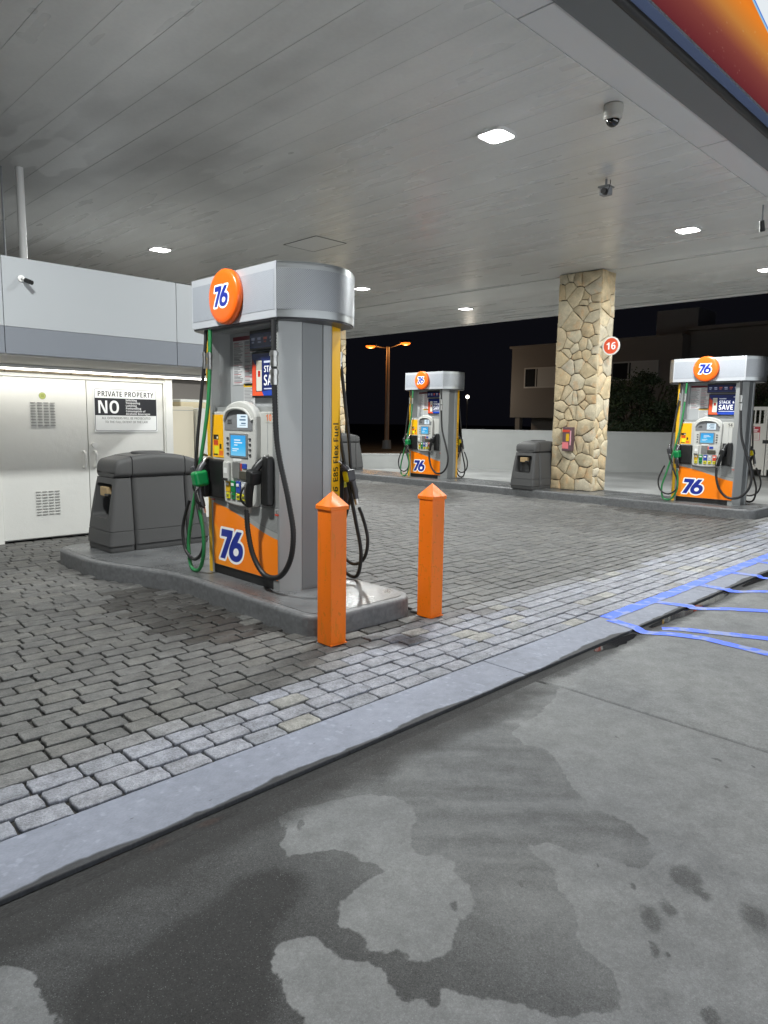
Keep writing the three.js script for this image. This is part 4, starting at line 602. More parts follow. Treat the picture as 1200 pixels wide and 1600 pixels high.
function makePump(label, pos, num, numColor) {
  const o = thing('fuel_pump', label, 'fuel pump', pos, -Math.PI / 2, 'fuel pumps on the islands');
  part('cabinet', box(-0.5, 0.5, 0.0, 0.66, -HD + 0.03, HD - 0.03), M.silverDark, o); part('core', box(-0.46, 0.46, 0.66, TOP0 + 0.02, -0.10, 0.10), M.silverDark, o); part('midsection', box(-0.47, 0.47, 0.66, 1.40, -HD + 0.031, HD - 0.031), M.silverDark, o);
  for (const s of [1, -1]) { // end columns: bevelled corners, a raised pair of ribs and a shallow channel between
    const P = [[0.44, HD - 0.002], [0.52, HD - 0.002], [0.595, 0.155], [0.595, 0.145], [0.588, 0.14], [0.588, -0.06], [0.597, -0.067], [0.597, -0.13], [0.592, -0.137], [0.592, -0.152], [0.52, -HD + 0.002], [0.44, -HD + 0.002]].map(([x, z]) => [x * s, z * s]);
    const ec = part('end_column', prism(P, 0, TOP0 + 0.01), M.silver, o); part('channel_panel', box(s > 0 ? 0.5882 : -0.5915, s > 0 ? 0.5915 : -0.5882, 0.004, TOP0, s > 0 ? -0.056 : -0.136, s > 0 ? 0.136 : 0.056), M.silverDark, ec);  // channel panel: darker paint, partly a reflection tone put into its colour
    const L = Math.hypot(0.072, HD - 0.154); const g = new THREE.PlaneGeometry(L - 0.012, 2.06); const st = part('fuel_strip', g, M.pE85, ec, [0.5585 * s, 1.045, -0.232 * s]); st.rotation.y = s > 0 ? Math.atan2(0.158, -0.072) : Math.atan2(-0.158, 0.072); st.userData.label = 'yellow strip lettered 76 E85 Flex Fuel';
  }
  // head: flat perforated fronts, bowed brushed ends
  const bow = (r, n = 20) => { const out = []; for (let i = 0; i <= n; i++) { const t = mix(-1, 1, i / n); out.push([0.595 + r * (1 - t * t), t * HC]); } return out; };
  const right = bow(0.195), left = bow(0.195).map(([x, z]) => [-x, -z]); const outl = [...right, ...left];
  part('head_core', prism(outl.map(([x, z]) => [x * 0.985, z * 0.975]), TOP0 + 0.03, TOP1 - 0.02), M.gunmetal, o);
  const skin = (pts, y0, y1, out) => { const pos = [], uv = [], idx = []; let l = 0; pts.forEach(([x, z], i) => { if (i) l += Math.hypot(x - pts[i - 1][0], z - pts[i - 1][1]); const n = out(x, z); pos.push(x + n[0], y0, z + n[1], x + n[0], y1, z + n[1]); uv.push(l, y0, l, y1); }); for (let i = 0; i < pts.length - 1; i++) idx.push(i * 2, i * 2 + 2, i * 2 + 1, i * 2 + 1, i * 2 + 2, i * 2 + 3); const g = new THREE.BufferGeometry(); g.setAttribute('position', new THREE.Float32BufferAttribute(pos, 3)); g.setAttribute('uv', new THREE.Float32BufferAttribute(uv, 2)); g.setIndex(idx); g.computeVertexNormals(); return g; };
  for (const [pts] of [[right], [left]]) { const e = part('head_end', skin(pts, TOP0, TOP1, () => [0, 0]), M.brushed, o); part('perforated_band', skin(pts, TOP0 + 0.055, TOP1 - 0.05, (x, z) => { const n = [Math.sign(x) * 1, z * 0.9]; const h = Math.hypot(...n); return [n[0] / h * 0.003, n[1] / h * 0.003]; }), M.perf, e); }
  for (const s of [1, -1]) { const f = part('head_front', rbox(-0.6, 0.6, TOP0 - 0.003, TOP1 + 0.001, s > 0 ? HC - 0.012 : -HC - 0.002, s > 0 ? HC + 0.002 : -HC + 0.012, 0.003, 1), M.headFront, o);
    const g = boxUV(new THREE.PlaneGeometry(1.16, TOP1 - TOP0 - 0.11)); g.translate(0, (TOP0 + TOP1) / 2, HC + 0.0045); if (s < 0) g.rotateY(Math.PI); part('perforated_band', g, M.perfFront, f);
    const b = part('brand_disc', (() => { const g = new THREE.LatheGeometry([[0.0, 0.06], [0.1, 0.0585], [0.17, 0.054], [0.2, 0.047], [0.211, 0.034], [0.2125, 0.012], [0.212, -0.01], [0.0, -0.01]].map((p) => new THREE.Vector2(...p)), 48); g.rotateX(Math.PI / 2); const p = g.attributes.position, uv = g.attributes.uv; for (let i = 0; i < p.count; i++) uv.setXY(i, 0.5 + p.getX(i) / 0.43, 0.5 + p.getY(i) / 0.43); return g; })(), M.pBall, o, [-0.03 * s, 2.295, (HC + 0.012) * s], [0, s > 0 ? 0 : Math.PI, 0]); b.userData.label = 'round orange disc with blue 76'; }
  part('head_top', prism(outl, TOP1 - 0.012, TOP1 - 0.004), M.brushed, o); part('head_bottom', prism(outl.map(([x, z]) => [x * 0.99, z * 0.98]), TOP0 - 0.015, TOP0 + 0.03), M.gunmetal, o);
  pumpFace(o, 1, num, numColor); pumpFace(o, -1, null); return o;
}
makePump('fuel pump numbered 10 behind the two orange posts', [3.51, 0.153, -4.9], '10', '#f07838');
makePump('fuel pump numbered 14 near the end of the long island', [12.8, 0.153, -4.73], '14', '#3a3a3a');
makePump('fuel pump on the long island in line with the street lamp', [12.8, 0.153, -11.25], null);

// ---------------------------------------------------------------- bollards
{
  const dent = toCreasedNormals(new RoundedBoxGeometry(0.14, 0.93, 0.14, 3, 0.008), 0.5); dent.translate(0, 0.465, 0);
  for (const [x, z, lb] of [[2.98, -3.49, 'orange square post with pointed cap on the side of the pump hoses and bin'], [3.975, -3.49, 'orange square post with pointed cap standing clear of the near pump']]) {
    const b = thing('bollard', lb, 'bollard', [x, 0.002, z], 0, 'orange posts at the island end');
    part('shaft', boxUV(dent.clone(), x), M.orange, b);
    part('cap', (() => { const a = 0.079; const g = new THREE.ConeGeometry(a * Math.SQRT2, 0.095, 4, 1); g.rotateY(Math.PI / 4); g.translate(0, 0.985, 0); return boxUV(merge([boxUV(g.toNonIndexed()), rbox(-a, a, 0.912, 0.9385, -a, a, 0.004, 1)]), x); })(), M.orange, b);
    part('weld', tube([[-0.071, 0.008, 0.074], [0.0, 0.009, 0.075], [0.071, 0.008, 0.074]], 0.006, 12, 6), M.orange, b);
  }
}

// ---------------------------------------------------------------- waste bins
function makeBin(label, pos, turn = 0) {
  const o = thing('waste_bin', label, 'waste bin', pos, turn, 'grey waste and windscreen bins');
  const D = 0.285; // half depth at the base
  const dz = (y) => D - 0.055 * clamp(y / 0.78) ** 1.3, ex = (y) => 0.0 + 0.115 * clamp(y / 0.78) ** 1.4;
  const module = (x0, x1, endL, endR) => { const R = []; for (const y of [0, 0.02, 0.06, 0.07, 0.205, 0.208, 0.215, 0.35, 0.5, 0.65, 0.735]) { const k = y < 0.01 ? 0.02 : y < 0.065 ? 0.012 : 0; const seam = Math.abs(y - 0.208) < 0.001 ? 0.006 : 0; R.push([y, x0 + (endL ? ex(y) + k + seam : 0), x1 - (endR ? ex(y) + k + seam : 0), -dz(y) + k + seam, dz(y) - k - seam, 0.04]); } return loft(R); };
  const lid = (x0, x1, endL, endR) => { // arched along its length: one crown over all three lids
    const H = (x) => 0.235 - 0.075 * Math.pow(Math.abs(x) / 0.46, 2.2), R = [], n = 14, e = ex(0.75) - 0.004, a0 = x0 + (endL ? e : 0), a1 = x1 - (endR ? e : 0);
    const xs = []; for (let i = 0; i <= n; i++) xs.push(mix(a0, a1, i / n)); if (endL) xs.unshift(); 
    for (const x of xs) { const dl = endL ? x - a0 : 1, dr = endR ? a1 - x : 1, q = Math.min(dl, dr), rd = Math.sqrt(clamp(1 - (1 - clamp(q / 0.05)) ** 2)); const h = mix(0.55, 1, rd) * H(x), d = dz(0.75) + 0.004 - 0.03 * (1 - rd); R.push([x, -0.742 - h, -0.742, -d, d, 0.05]); }
    const g = loft(R, 5); g.rotateZ(-Math.PI / 2); g.scale(1, 1, 1); const p = g.attributes.position; return (() => { const q = g; q.computeBoundingBox(); return boxUVkeep(q); })(); };
  const ev = new Evaluator(); ev.attributes = ['position', 'normal', 'uv'];
  const cut = (g, c) => { const a = new Brush(g); const b = new Brush(c); a.updateMatrixWorld(); b.updateMatrixWorld(); return ev.evaluate(a, b, SUBTRACTION).geometry; };
  const a = -0.565, b = -0.285, c = 0.295, d = 0.565, g = 0.006;
  const hole = new RoundedBoxGeometry(0.36, 0.345, 0.37, 4, 0.045); hole.translate(-0.50, 0.505, 0); hole.deleteAttribute('uv1');
  const hole2 = hole.clone(); hole2.translate(1.0, 0, 0);
  part('end_module', cut(module(a, b - g, 1, 0), hole), M.binPlastic, o); part('middle_module', module(b + g, c - g, 0, 0), M.binPlastic, o); part('end_module', cut(module(c + g, d, 0, 1), hole2), M.binPlastic, o);
  part('core', box(b - 0.02, c + 0.02, 0.03, 0.8, -0.2, 0.2), M.black, o);
  part('lid', lid(a, b - g, 1, 0), M.binPlastic, o); const ml = part('lid', lid(b + g, c - g, 0, 0), M.binPlastic, o); part('lid', lid(c + g, d, 0, 1), M.binPlastic, o);
  part('waste_opening', (() => { const q = new THREE.TorusGeometry(0.125, 0.02, 8, 32); q.rotateX(Math.PI / 2); q.scale(1.25, 0.7, 1); q.translate(0, 0.978, 0); return q; })(), M.binPlastic, ml); part('waste_hole', (() => { const q = new THREE.CircleGeometry(0.125, 28); q.rotateX(-Math.PI / 2); q.scale(1.25, 1, 1); q.translate(0, 0.981, 0); return q; })(), M.black, ml);
  for (const s of [-1, 1]) { part('towel_stack', rbox(s * 0.43 - 0.05, s * 0.43 + 0.05, 0.545, 0.64, -0.10, 0.06, 0.01), std({ color: new THREE.Color().setRGB(0.42, 0.3, 0.16), roughness: 0.9 }), o); part('squeegee', merge([tube([[s * 0.42, 0.35, 0.1], [s * 0.44, 0.5, 0.09], [s * 0.47, 0.6, 0.02]], 0.011, 10, 6), rbox(s * 0.47 - 0.02, s * 0.47 + 0.02, 0.55, 0.575, 0.02, 0.12, 0.008, 1)]), M.black, o); }
  return o;
}
makeBin('grey bin with squeegee window on the flared island by the white doors', [3.415, 0.153, -6.98]);
makeBin('grey bin with squeegee window tight beside the stone column', [12.55, 0.153, -8.13]);
makeBin('grey bin partly hidden behind the near pump on the long island', [12.52, 0.153, -14.28]);

// ---------------------------------------------------------------- stone columns
function voronoi(W, H, n, relax = 1) {
  let pts = []; for (let i = 0; i < n; i++) pts.push([rnd() * W, rnd() * H]); let cells;
  for (let it = 0; it <= relax; it++) {
    cells = pts.map((p, i) => { let poly = [[0, 0], [W, 0], [W, H], [0, H]]; pts.forEach((q, j) => { if (i === j || !poly.length) return; const mx = (p[0] + q[0]) / 2, my = (p[1] + q[1]) / 2, nx = q[0] - p[0], ny = q[1] - p[1]; const out = []; for (let k = 0; k < poly.length; k++) { const A = poly[k], B = poly[(k + 1) % poly.length]; const da = (A[0] - mx) * nx + (A[1] - my) * ny, db = (B[0] - mx) * nx + (B[1] - my) * ny; if (da <= 0) out.push(A); if (da < 0 !== db < 0) { const t = da / (da - db); out.push([mix(A[0], B[0], t), mix(A[1], B[1], t)]); } } poly = out; }); return poly; });
    if (it < relax) pts = cells.map((c, i) => { let x = 0, y = 0; c.forEach((q) => { x += q[0]; y += q[1]; }); return [mix(pts[i][0], x / c.length, 0.55), mix(pts[i][1], y / c.length, 0.55)]; });
  }
  return cells;
}
function stoneGeo(poly, depth) { // one fieldstone: chipped outline, rounded shoulder, slightly tilted face
  let P = []; const cx = poly.reduce((s, p) => s + p[0], 0) / poly.length, cy = poly.reduce((s, p) => s + p[1], 0) / poly.length;
  const N = poly.length; for (let i = 0; i < N; i++) { const a = poly[(i + N - 1) % N], p = poly[i], b = poly[(i + 1) % N]; const la = Math.hypot(a[0] - p[0], a[1] - p[1]), lb = Math.hypot(b[0] - p[0], b[1] - p[1]); const c = Math.min(0.01, la * 0.25, lb * 0.25); P.push([p[0] + (a[0] - p[0]) / la * c, p[1] + (a[1] - p[1]) / la * c], [p[0] + (b[0] - p[0]) / lb * c, p[1] + (b[1] - p[1]) / lb * c]); const j = Math.min(0.008, lb * 0.06); if (lb > 0.09) P.push([(p[0] + b[0]) / 2 + rr(-j, j), (p[1] + b[1]) / 2 + rr(-j, j)]); }
  const rad = Math.min(...P.map((p) => Math.hypot(p[0] - cx, p[1] - cy))); const gap = Math.min(0.0075, rad * 0.14);
  const shr = (k) => P.map(([x, y]) => { const l = Math.hypot(x - cx, y - cy) || 1; const f = Math.max(0.2, 1 - k / l); return [cx + (x - cx) * f, cy + (y - cy) * f]; });
  const ax = rr(-0.03, 0.03), ay = rr(-0.03, 0.03); const rings = [[shr(gap), -0.02], [shr(gap), depth - 0.012], [shr(gap + 0.004), depth - 0.004], [shr(gap + 0.014), depth]];
  const pos = [], uv = [], idx = []; const n = P.length; const ou = rnd() * 3, ov = rnd() * 3;
  rings.forEach(([q, z], r) => q.forEach(([x, y]) => { pos.push(x, y, z + (r ? (x - cx) * ax + (y - cy) * ay + (r === 3 ? rr(-0.002, 0.003) : 0) : 0)); uv.push(x + ou, y + ov); }));
  for (let r = 0; r < 3; r++) for (let i = 0; i < n; i++) { const a = r * n + i, b = r * n + (i + 1) % n; idx.push(a, b, a + n, b, b + n, a + n); }
  pos.push(cx, cy, depth + 0.004); uv.push(cx + ou, cy + ov); for (let i = 0; i < n; i++) idx.push(4 * n, 3 * n + i, 3 * n + (i + 1) % n);
  const g = new THREE.BufferGeometry(); g.setAttribute('position', new THREE.Float32BufferAttribute(pos, 3)); g.setAttribute('uv', new THREE.Float32BufferAttribute(uv, 2)); g.setIndex(idx); return toCreasedNormals(g, 0.7);
}
{
  const tS = tex(512, 512, (u, v, i, j) => { const a = fbm(u * 7, v * 7, 3, 5, 7), b = fbm(u * 5, v * 12, 9, 4, 0), f = fbm(u * 60, v * 60, 15, 3, 60), rust = sm(0.55, 0.75, fbm(u * 9, v * 6, 23, 4)); const k = 0.80 + 0.26 * (a - 0.5) + 0.12 * (f - 0.5); return [k * (1 + 0.02 * rust), k * (0.985 - 0.045 * rust), k * (0.95 - 0.09 * rust)]; });
  const cols = [[0.84, 0.70, 0.47], [0.86, 0.75, 0.54], [0.80, 0.65, 0.43], [0.87, 0.79, 0.61], [0.82, 0.70, 0.50], [0.84, 0.77, 0.62]];
  const sm_ = cols.map((c, i) => std({ color: new THREE.Color().setRGB(...c), map: clone(tS, 1.1, 1.1), roughness: 0.8, bumpMap: clone(tS, 1.1, 1.1), bumpScale: 0.012 }));
  const column = (label, x0, x1, z0, z1, n1, n2, faces) => {
    const o = thing('stone_column', label, 'column', [(x0 + x1) / 2, 0.153, (z0 + z1) / 2]); const X = (x1 - x0) / 2, Z = (z1 - z0) / 2, H = CY - 0.153 - 0.004;
    part('mortar_core', box(-X + 0.03, X - 0.03, 0, H, -Z + 0.03, Z - 0.03), M.mortar, o);
    const add = (W, n, pos, ry) => { for (const c of voronoi(W, H, n)) { if (c.length < 3) continue; part('stone', stoneGeo(c, 0.03 + rr(0, 0.018)), sm_[Math.floor(rnd() * sm_.length)], o, pos, [0, ry, 0]); } };
    if (faces.includes('w')) add(2 * Z, n1, [-X + 0.03, 0, -Z], -Math.PI / 2); // faces -x: local x runs along +z
    if (faces.includes('s')) add(2 * X, n2, [-X, 0, Z - 0.03], 0);
    if (faces.includes('e')) add(2 * Z, n1, [X - 0.03, 0, Z], Math.PI / 2);
    if (faces.includes('n')) add(2 * X, n2, [X, 0, -Z + 0.03], Math.PI);
    return o;
  };
  column('pale fieldstone column bearing the round 16 sign', 12.66, 13.18, -7.86, -6.92, 74, 34, 'wsen');
  column('pale fieldstone column behind the hoses of the near pump', 12.66, 12.98, -15.6, -14.66, 74, 34, 'ws');
  // round number sign standing out from the column
  const s = thing('number_sign', 'round orange sign with white 16 on the stone column', 'sign', [12.72, 2.98, -6.70]);
  const t = canvasTex(256, 256, (q, w, h) => { q.fillStyle = '#e8e4dc'; q.fillRect(0, 0, w, h); q.fillStyle = '#e0522c'; q.beginPath(); q.arc(w / 2, h / 2, 112, 0, 7); q.fill(); q.fillStyle = '#fff'; q.font = 'bold 140px sans-serif'; q.textAlign = 'center'; q.fillText('16', w / 2, 178); });
  part('disc', (() => { const g = cyl(0.175, 0.175, 0.02, 40); g.rotateZ(Math.PI / 2); return g; })(), M.white, s); part('print', new THREE.CircleGeometry(0.17, 40), printed(t), s, [-0.0115, 0, 0], [0, -Math.PI / 2, 0]); part('bracket', box(-0.008, 0.012, -0.02, 0.02, -0.24, -0.1), M.silverDark, s);
  // extinguisher cabinet
  const e = thing('extinguisher_cabinet', 'dark red and glass extinguisher cabinet on the stone column', 'cabinet', [12.64, 1.18, -7.46]);
  part('case', rbox(-0.09, 0.06, -0.24, 0.24, -0.105, 0.105, 0.012), std({ color: new THREE.Color().setRGB(0.12, 0.07, 0.08), roughness: 0.4 }), e);
  part('label', box(-0.094, -0.0905, 0.14, 0.19, -0.10, 0.06), M.red, e); part('label', box(-0.094, -0.0905, -0.19, -0.06, -0.10, 0.04), std({ color: new THREE.Color().setRGB(0.75, 0.2, 0.22), roughness: 0.4 }), e); part('gauge', box(-0.094, -0.0905, -0.04, 0.11, -0.02, 0.05), M.yellow, e); part('handle', box(-0.10, -0.0905, -0.12, 0.17, 0.07, 0.095), std({ color: new THREE.Color().setRGB(0.7, 0.35, 0.4), roughness: 0.4 }), e);
}

// ---------------------------------------------------------------- boundary walls, gate and what lies beyond
{
  const bM = [0, 1, 2].map((i) => std({ color: new THREE.Color().setRGB(0.4 - 0.006 * i, 0.41 - 0.006 * i, 0.4 - 0.006 * i), roughness: 0.8 }));
  const wall = (a, b, h, label, rows) => {
    const L = Math.hypot(b[0] - a[0], b[1] - a[1]); const o = thing('block_wall', label, 'wall', [a[0], -0.012, a[1]], -Math.atan2(b[1] - a[1], b[0] - a[0]));
    part('core', box(0.006, L - 0.006, 0, h - 0.07, -0.098, 0.098), bM[2], o); const bh = (h - 0.06) / rows, bl = 0.405;
    const full = box(0.0008, bl - 0.0008, 0.0008, bh - 0.0008, -0.1, 0.1);
    for (let r = 0; r < rows; r++) for (let x = r % 2 ? -bl / 2 : 0, i = 0; x < L - 0.05; x += bl, i++) { const x0 = Math.max(0, x), x1 = Math.min(L, x + bl); if (x1 - x0 < 0.05) continue; part('block', x0 === x && x1 === x + bl ? full : box(0.0008, x1 - x0 - 0.0008, 0.0008, bh - 0.0008, -0.1, 0.1), bM[(i * 5 + r * 3) % 3], o, [x0, r * bh, 0]); }
    part('cap', rbox(-0.01, L + 0.01, h - 0.06, h, -0.11, 0.11, 0.01), bM[0], o); return o;
  };
  wall([17.84, -14.46], [22.6, -8.7], 1.27, 'pale block wall behind the stone column and shrub', 6);
  wall([12.6, -17.9], [17.7, -14.62], 0.46, 'low pale wall in front of the street lamp', 2);
  // gate of white metal with bars at the top
  const g = thing('enclosure_gate', 'white metal gate with barred top and red warning plate', 'gate', [22.75, -0.012, -8.4], -Math.PI / 2);
  const gm = std({ color: new THREE.Color().setRGB(0.62, 0.6, 0.55), roughness: 0.5 });
  for (const [a, b] of [[0, 1.55], [1.57, 3.1]]) { part('panel', box(a, b, 0.22, 1.52, -0.02, 0.02), gm, g); part('rail', merge([box(a, b, 1.52, 1.58, -0.03, 0.03), box(a, b, 1.98, 2.08, -0.04, 0.04), box(a, a + 0.06, 0.05, 1.98, -0.028, 0.028), box(b - 0.06, b, 0.05, 1.98, -0.028, 0.028)]), gm, g); for (let x = a + 0.16; x < b - 0.08; x += 0.13) part('bar', box(x - 0.018, x + 0.018, 1.58, 1.98, -0.018, 0.018), gm, g); }
  part('latch', rbox(1.47, 1.66, 1.0, 1.1, 0.02, 0.07, 0.01), M.black, g); part('post', merge([box(-0.1, -0.01, 0, 2.1, -0.05, 0.05), box(3.11, 3.2, 0, 2.1, -0.05, 0.05)]), gm, g);
  const wt = canvasTex(128, 192, (q, w, h) => { q.fillStyle = '#d9d4cf'; q.fillRect(0, 0, w, h); q.fillStyle = '#b5303a'; q.fillRect(0, 0, w, 84); q.fillStyle = '#eee'; q.fillRect(20, 40, 88, 12); q.fillRect(30, 60, 68, 10); q.beginPath(); q.arc(64, 20, 8, 0, 7); q.fill(); q.strokeStyle = '#b5303a'; q.lineWidth = 5; q.strokeRect(3, 3, w - 6, h - 6); q.fillStyle = '#b98'; for (let y = 100; y < 180; y += 16) q.fillRect(18, y, 92, 6); });
  part('warning_plate', box(1.02, 1.38, 1.08, 1.5, 0.021, 0.026), M.white, g); part('warning_print', new THREE.PlaneGeometry(0.35, 0.41), printed(wt), g, [1.2, 1.29, 0.029]);

  // apartment block: overhanging upper storey, sliding windows
  const wallM = std({ color: new THREE.Color().setRGB(0.24, 0.22, 0.2), roughness: 0.9, bumpMap: clone(tGrain, 0.6, 0.6), bumpScale: 0.01 }), trimB = std({ color: new THREE.Color().setRGB(0.24, 0.22, 0.2), roughness: 0.9 });
  const b = thing('apartment_building', 'dark brown apartment block with white framed sliding windows', 'building', [34, -0.12, -24]);
  part('upper_wall', box(0, 9, 1.9, 5.8, 0, 9.75), wallM, b); part('upper_wall', box(0.9, 9, 1.9, 6.1, 9.76, 24), wallM, b); part('ground_wall', box(1.6, 9, 0, 1.9, 0.4, 24), wallM, b); part('roof_edge', merge([box(-0.12, 9.1, 5.8, 5.92, -0.12, 9.75), box(0.3, 9.1, 6.1, 6.25, 9.77, 24.2)]), trimB, b);
  for (const z of [0.3, 3.4, 6.5, 9.5]) part('pillar', box(0.1, 0.4, 0, 1.9, z, z + 0.3), wallM, b);
  part('rooftop_unit', box(2.0, 4.2, 5.92, 7.4, 7.5, 9.6), M.trimGrey, b);
  const fr = std({ color: new THREE.Color().setRGB(0.55, 0.55, 0.53), roughness: 0.5 }), gl = phys({ color: new THREE.Color().setRGB(0.03, 0.032, 0.035), roughness: 0.08 }), cu = std({ color: new THREE.Color().setRGB(0.5, 0.5, 0.48), roughness: 0.9 });
  for (const [z0, z1, y0, y1] of [[0.9, 2.95, 3.55, 4.68], [6.2, 8.65, 3.8, 4.75]]) { const w = part('window', merge([box(-0.05, 0.02, y0, y0 + 0.07, z0, z1), box(-0.05, 0.02, y1 - 0.07, y1, z0, z1), box(-0.05, 0.02, y0 + 0.07, y1 - 0.07, z0, z0 + 0.07), box(-0.05, 0.02, y0 + 0.07, y1 - 0.07, z1 - 0.07, z1), box(-0.045, 0.02, y0 + 0.07, y1 - 0.07, z0 + (z1 - z0) * 0.36, z0 + (z1 - z0) * 0.36 + 0.06)]), fr, b); part('pane', box(-0.02, -0.012, y0 + 0.07, y1 - 0.07, z0 + 0.07, z1 - 0.07), gl, w); part('curtain', box(-0.026, -0.021, y0 + 0.07, y1 - 0.07, z0 + (z1 - z0) * 0.42, z1 - 0.08), cu, w); }
  // dim house seen past the white building
  const h = thing('dim_house', 'dim house with porch window seen past the white building', 'building', [9.2, -0.12, -24]); part('wall', box(-4, 5, 0, 3.0, -4, 0), wallM, h); part('roof', prism([[-4.4, 0.4], [5.4, 0.4], [5.4, -4.4], [-4.4, -4.4]], 3.0, 3.2), trimB, h); for (const x of [-2.2, 0.2, 2.4]) { const w = part('window', merge([box(x, x + 1.2, 1.2, 1.27, 0, 0.04), box(x, x + 1.2, 2.2, 2.27, 0, 0.04), box(x, x + 0.07, 1.27, 2.2, 0, 0.04), box(x + 1.13, x + 1.2, 1.27, 2.2, 0, 0.04)]), fr, h); part('pane', box(x + 0.07, x + 1.13, 1.27, 2.2, 0.005, 0.012), gl, w); }
  // shrubs above the wall: thousands of separate leaves in clumps
  const leafM = [0.0, 1].map((k) => std({ color: new THREE.Color().setRGB(0.035 + 0.02 * k, 0.06 + 0.02 * k, 0.022), roughness: 0.5, side: THREE.DoubleSide }));
  const shrub = (label, x, z, w, top, n) => { const o = thing('leafy_shrub', label, 'shrub', [x, -0.12, z]); const stems = []; for (let i = 0; i < 7; i++) { const a = i * 0.9, r = w * 0.3; stems.push(boxUV(tube([[0.1 * Math.cos(a), 0, 0.1 * Math.sin(a)], [r * 0.5 * Math.cos(a), top * 0.4, r * 0.5 * Math.sin(a)], [r * Math.cos(a), top * 0.8, r * Math.sin(a)]], 0.035, 10, 6))); } part('trunk', merge(stems), std({ color: new THREE.Color().setRGB(0.06, 0.045, 0.03), roughness: 0.9 }), o);
    const lf = [[0, 0, 0], [0.5, 0.28, 0.05], [1, 0, 0], [0.5, -0.28, 0.05]]; const mk = (n) => { const pos = [], idx = []; const cl = []; for (let i = 0; i < 46; i++) { const a = rnd() * 6.283, rad = w * 0.5 * Math.sqrt(rnd()), y = top * (0.3 + 0.62 * rnd()); const lim = top * (0.92 - 0.35 * (rad / (w * 0.5)) ** 2); cl.push([rad * Math.cos(a), Math.min(y, lim), rad * Math.sin(a), rr(0.25, 0.5)]); } for (let i = 0; i < n; i++) { const c = cl[Math.floor(rnd() * cl.length)]; const th = rnd() * 6.283, ph = Math.acos(rr(-1, 1)), r = c[3] * Math.cbrt(rnd()); const m = new THREE.Matrix4().compose(new THREE.Vector3(c[0] + r * Math.sin(ph) * Math.cos(th), c[1] + r * Math.cos(ph) * 0.8, c[2] + r * Math.sin(ph) * Math.sin(th)), new THREE.Quaternion().setFromEuler(new THREE.Euler(rr(-1, 1), rnd() * 6.28, rr(-0.8, 0.8))), new THREE.Vector3(1, 1, 1).multiplyScalar(rr(0.07, 0.13))); const k = pos.length / 3; for (const q of lf) { const v = new THREE.Vector3(...q).applyMatrix4(m); pos.push(v.x, v.y, v.z); } idx.push(k, k + 1, k + 2, k, k + 2, k + 3); } const g = new THREE.BufferGeometry(); g.setAttribute('position', new THREE.Float32BufferAttribute(pos, 3)); g.setIndex(idx); g.computeVertexNormals(); return g; };
    part('crown', mk(n), leafM[0], o); part('crown_new_leaves', mk(Math.floor(n * 0.35)), leafM[1], o); };
  shrub('dense dark shrub above the block wall right of the stone column', 28.6, -13.6, 3.6, 4.0, 9000); shrub('dark leafy shrub behind the barred white gate', 31.5, -9.0, 3.4, 3.9, 6000);
  // street lamp with two sodium heads
  const s = thing('street_lamp', 'tall street lamp with two glowing orange heads beyond the low wall', 'street lamp', [28.6, -0.12, -28.7]); const pm = std({ color: new THREE.Color().setRGB(0.32, 0.2, 0.13), roughness: 0.5 });
  part('pole', (() => { const g = cyl(0.09, 0.14, 5.75, 16); g.translate(0, 2.87, 0); return boxUV(g); })(), pm, s); part('base', (() => { const g = cyl(0.24, 0.28, 0.5, 16); g.translate(0, 0.25, 0); return g; })(), M.trimGrey, s); part('cross_arm', tube([[-0.56, 5.82, -0.56], [0, 5.72, 0], [0.56, 5.98, 0.56]], 0.035, 20, 8), pm, s);
  for (const [k, y] of [[-1, 5.8], [1, 6.0]]) { const hd = part('lamp_head', (() => { const g = rbox(-0.34, 0.34, 0, 0.13, -0.16, 0.16, 0.05, 3); g.rotateY(-Math.PI / 4); g.translate(k * 0.7, y, k * 0.7); return g; })(), M.darkTrim, s);
    part('lamp_lens', (() => { const g = new THREE.SphereGeometry(0.2, 16, 10); g.scale(1.35, 0.55, 0.75); g.rotateY(-Math.PI / 4); g.translate(k * 0.7, y - 0.03, k * 0.7); return g; })(), std({ color: 0x331100, emissive: new THREE.Color(1, 0.14, 0.012), emissiveIntensity: 2.8 }), hd);
    const l = new THREE.PointLight(new THREE.Color(1, 0.5, 0.14), SODIUM_CD, 0, 2); l.position.set(k * 0.7, y - 0.2, k * 0.7); l.shadow.radius = 6; l.castShadow = true; s.add(l); }
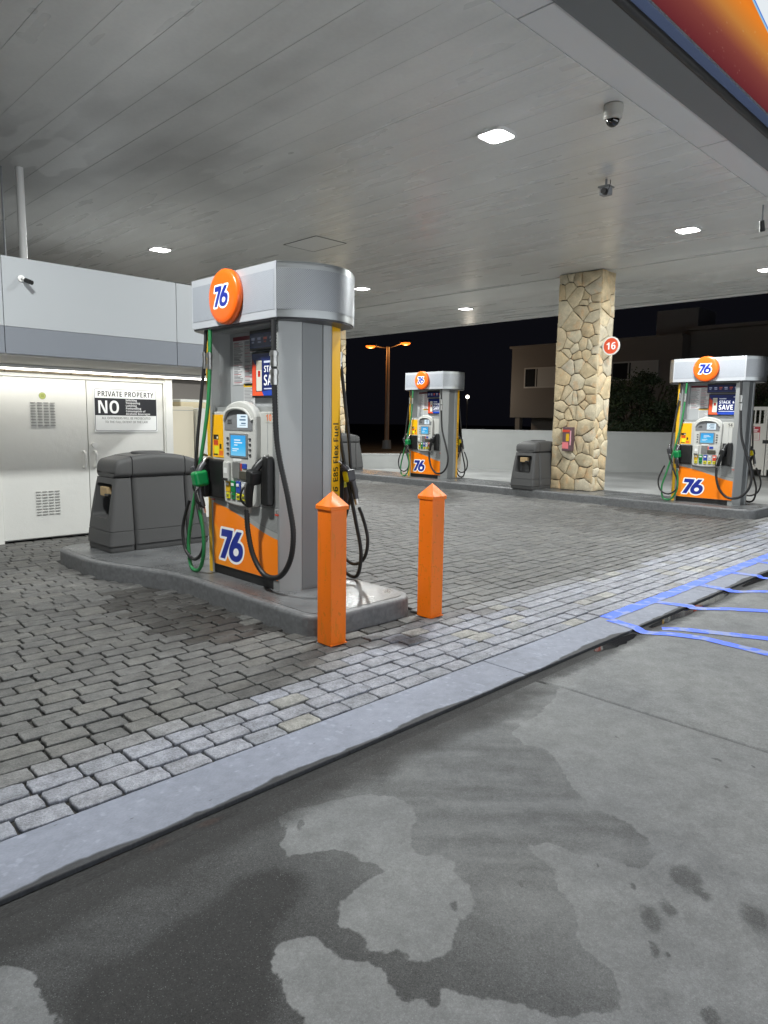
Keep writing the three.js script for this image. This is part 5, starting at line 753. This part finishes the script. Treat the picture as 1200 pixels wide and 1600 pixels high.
  const gl2 = thing('globe_lamp', 'small white globe lamp on a low post far behind the pumps', 'lamp', [31.9, -0.12, -25.5]); part('post', (() => { const g = cyl(0.03, 0.04, 2.95, 10); g.translate(0, 1.475, 0); return g; })(), M.darkTrim, gl2); part('globe', (() => { const g = new THREE.SphereGeometry(0.1, 14, 10); g.translate(0, 3.03, 0); return g; })(), std({ color: 0xffffff, emissive: 0xfff2dd, emissiveIntensity: 5 }), gl2); const gp = new THREE.PointLight(0xfff2dd, 4); gp.position.set(0, 3.03, 0); gp.shadow.radius = 4; gl2.add(gp);
}

// ---------------------------------------------------------------- the store behind the viewer, whose soffit lamps light the driveway
{
  const o = thing('store_front', 'store front with lit soffit facing the pumps', 'building', [4, 0, 4.2]);
  part('wall', box(-9, 11, 0, 4.2, 0, 0.3), std({ color: new THREE.Color().setRGB(0.55, 0.53, 0.5), roughness: 0.8 }), o); part('soffit', box(-9, 11, 3.2, 3.5, -2.6, -0.002), std({ color: new THREE.Color().setRGB(0.6, 0.6, 0.6), roughness: 0.7 }), o);
  for (let i = 0; i < 4; i++) { const x = -8.4 + i * 4.7; part('shop_window', box(x, x + 4.1, 0.4, 2.8, -0.03, -0.002), std({ color: 0x888888, emissive: new THREE.Color(0.92, 0.96, 1), emissiveIntensity: 1.2, roughness: 0.1 }), o); part('mullion', box(x + 2.0, x + 2.08, 0.4, 2.8, -0.06, -0.031), M.silver, o);
    const a = new THREE.RectAreaLight(new THREE.Color(0.85, 0.93, 1), SHOP_NITS, 4.0, 2.3); a.position.set(x + 2.05, 1.6, -0.07); a.lookAt(4 + x + 2.05, 1.6, -20); o.add(a); a.rotation.set(0, 0, 0); }
  for (const x of [-5, -2.6, -0.2, 2.2, 4.6, 7]) { const l = thing('soffit_lamp', 'square white lamp in the store soffit behind the viewer', 'lamp', [4 + x, 3.198, 2.5], 0, 'store soffit lamps'); part('frame', box(-0.2, 0.2, -0.02, 0, -0.2, 0.2), M.white, l); part('lens', box(-0.17, 0.17, -0.03, -0.021, -0.17, 0.17), std({ color: 0xffffff, emissive: new THREE.Color(0.9, 0.95, 1), emissiveIntensity: 6 }), l); const a = new THREE.RectAreaLight(new THREE.Color(0.8, 0.9, 1), STORE_NITS, 0.34, 0.34); a.position.set(0, -0.04, 0); a.rotation.x = -Math.PI / 2; l.add(a); }
}
renderer.render(scene, camera);
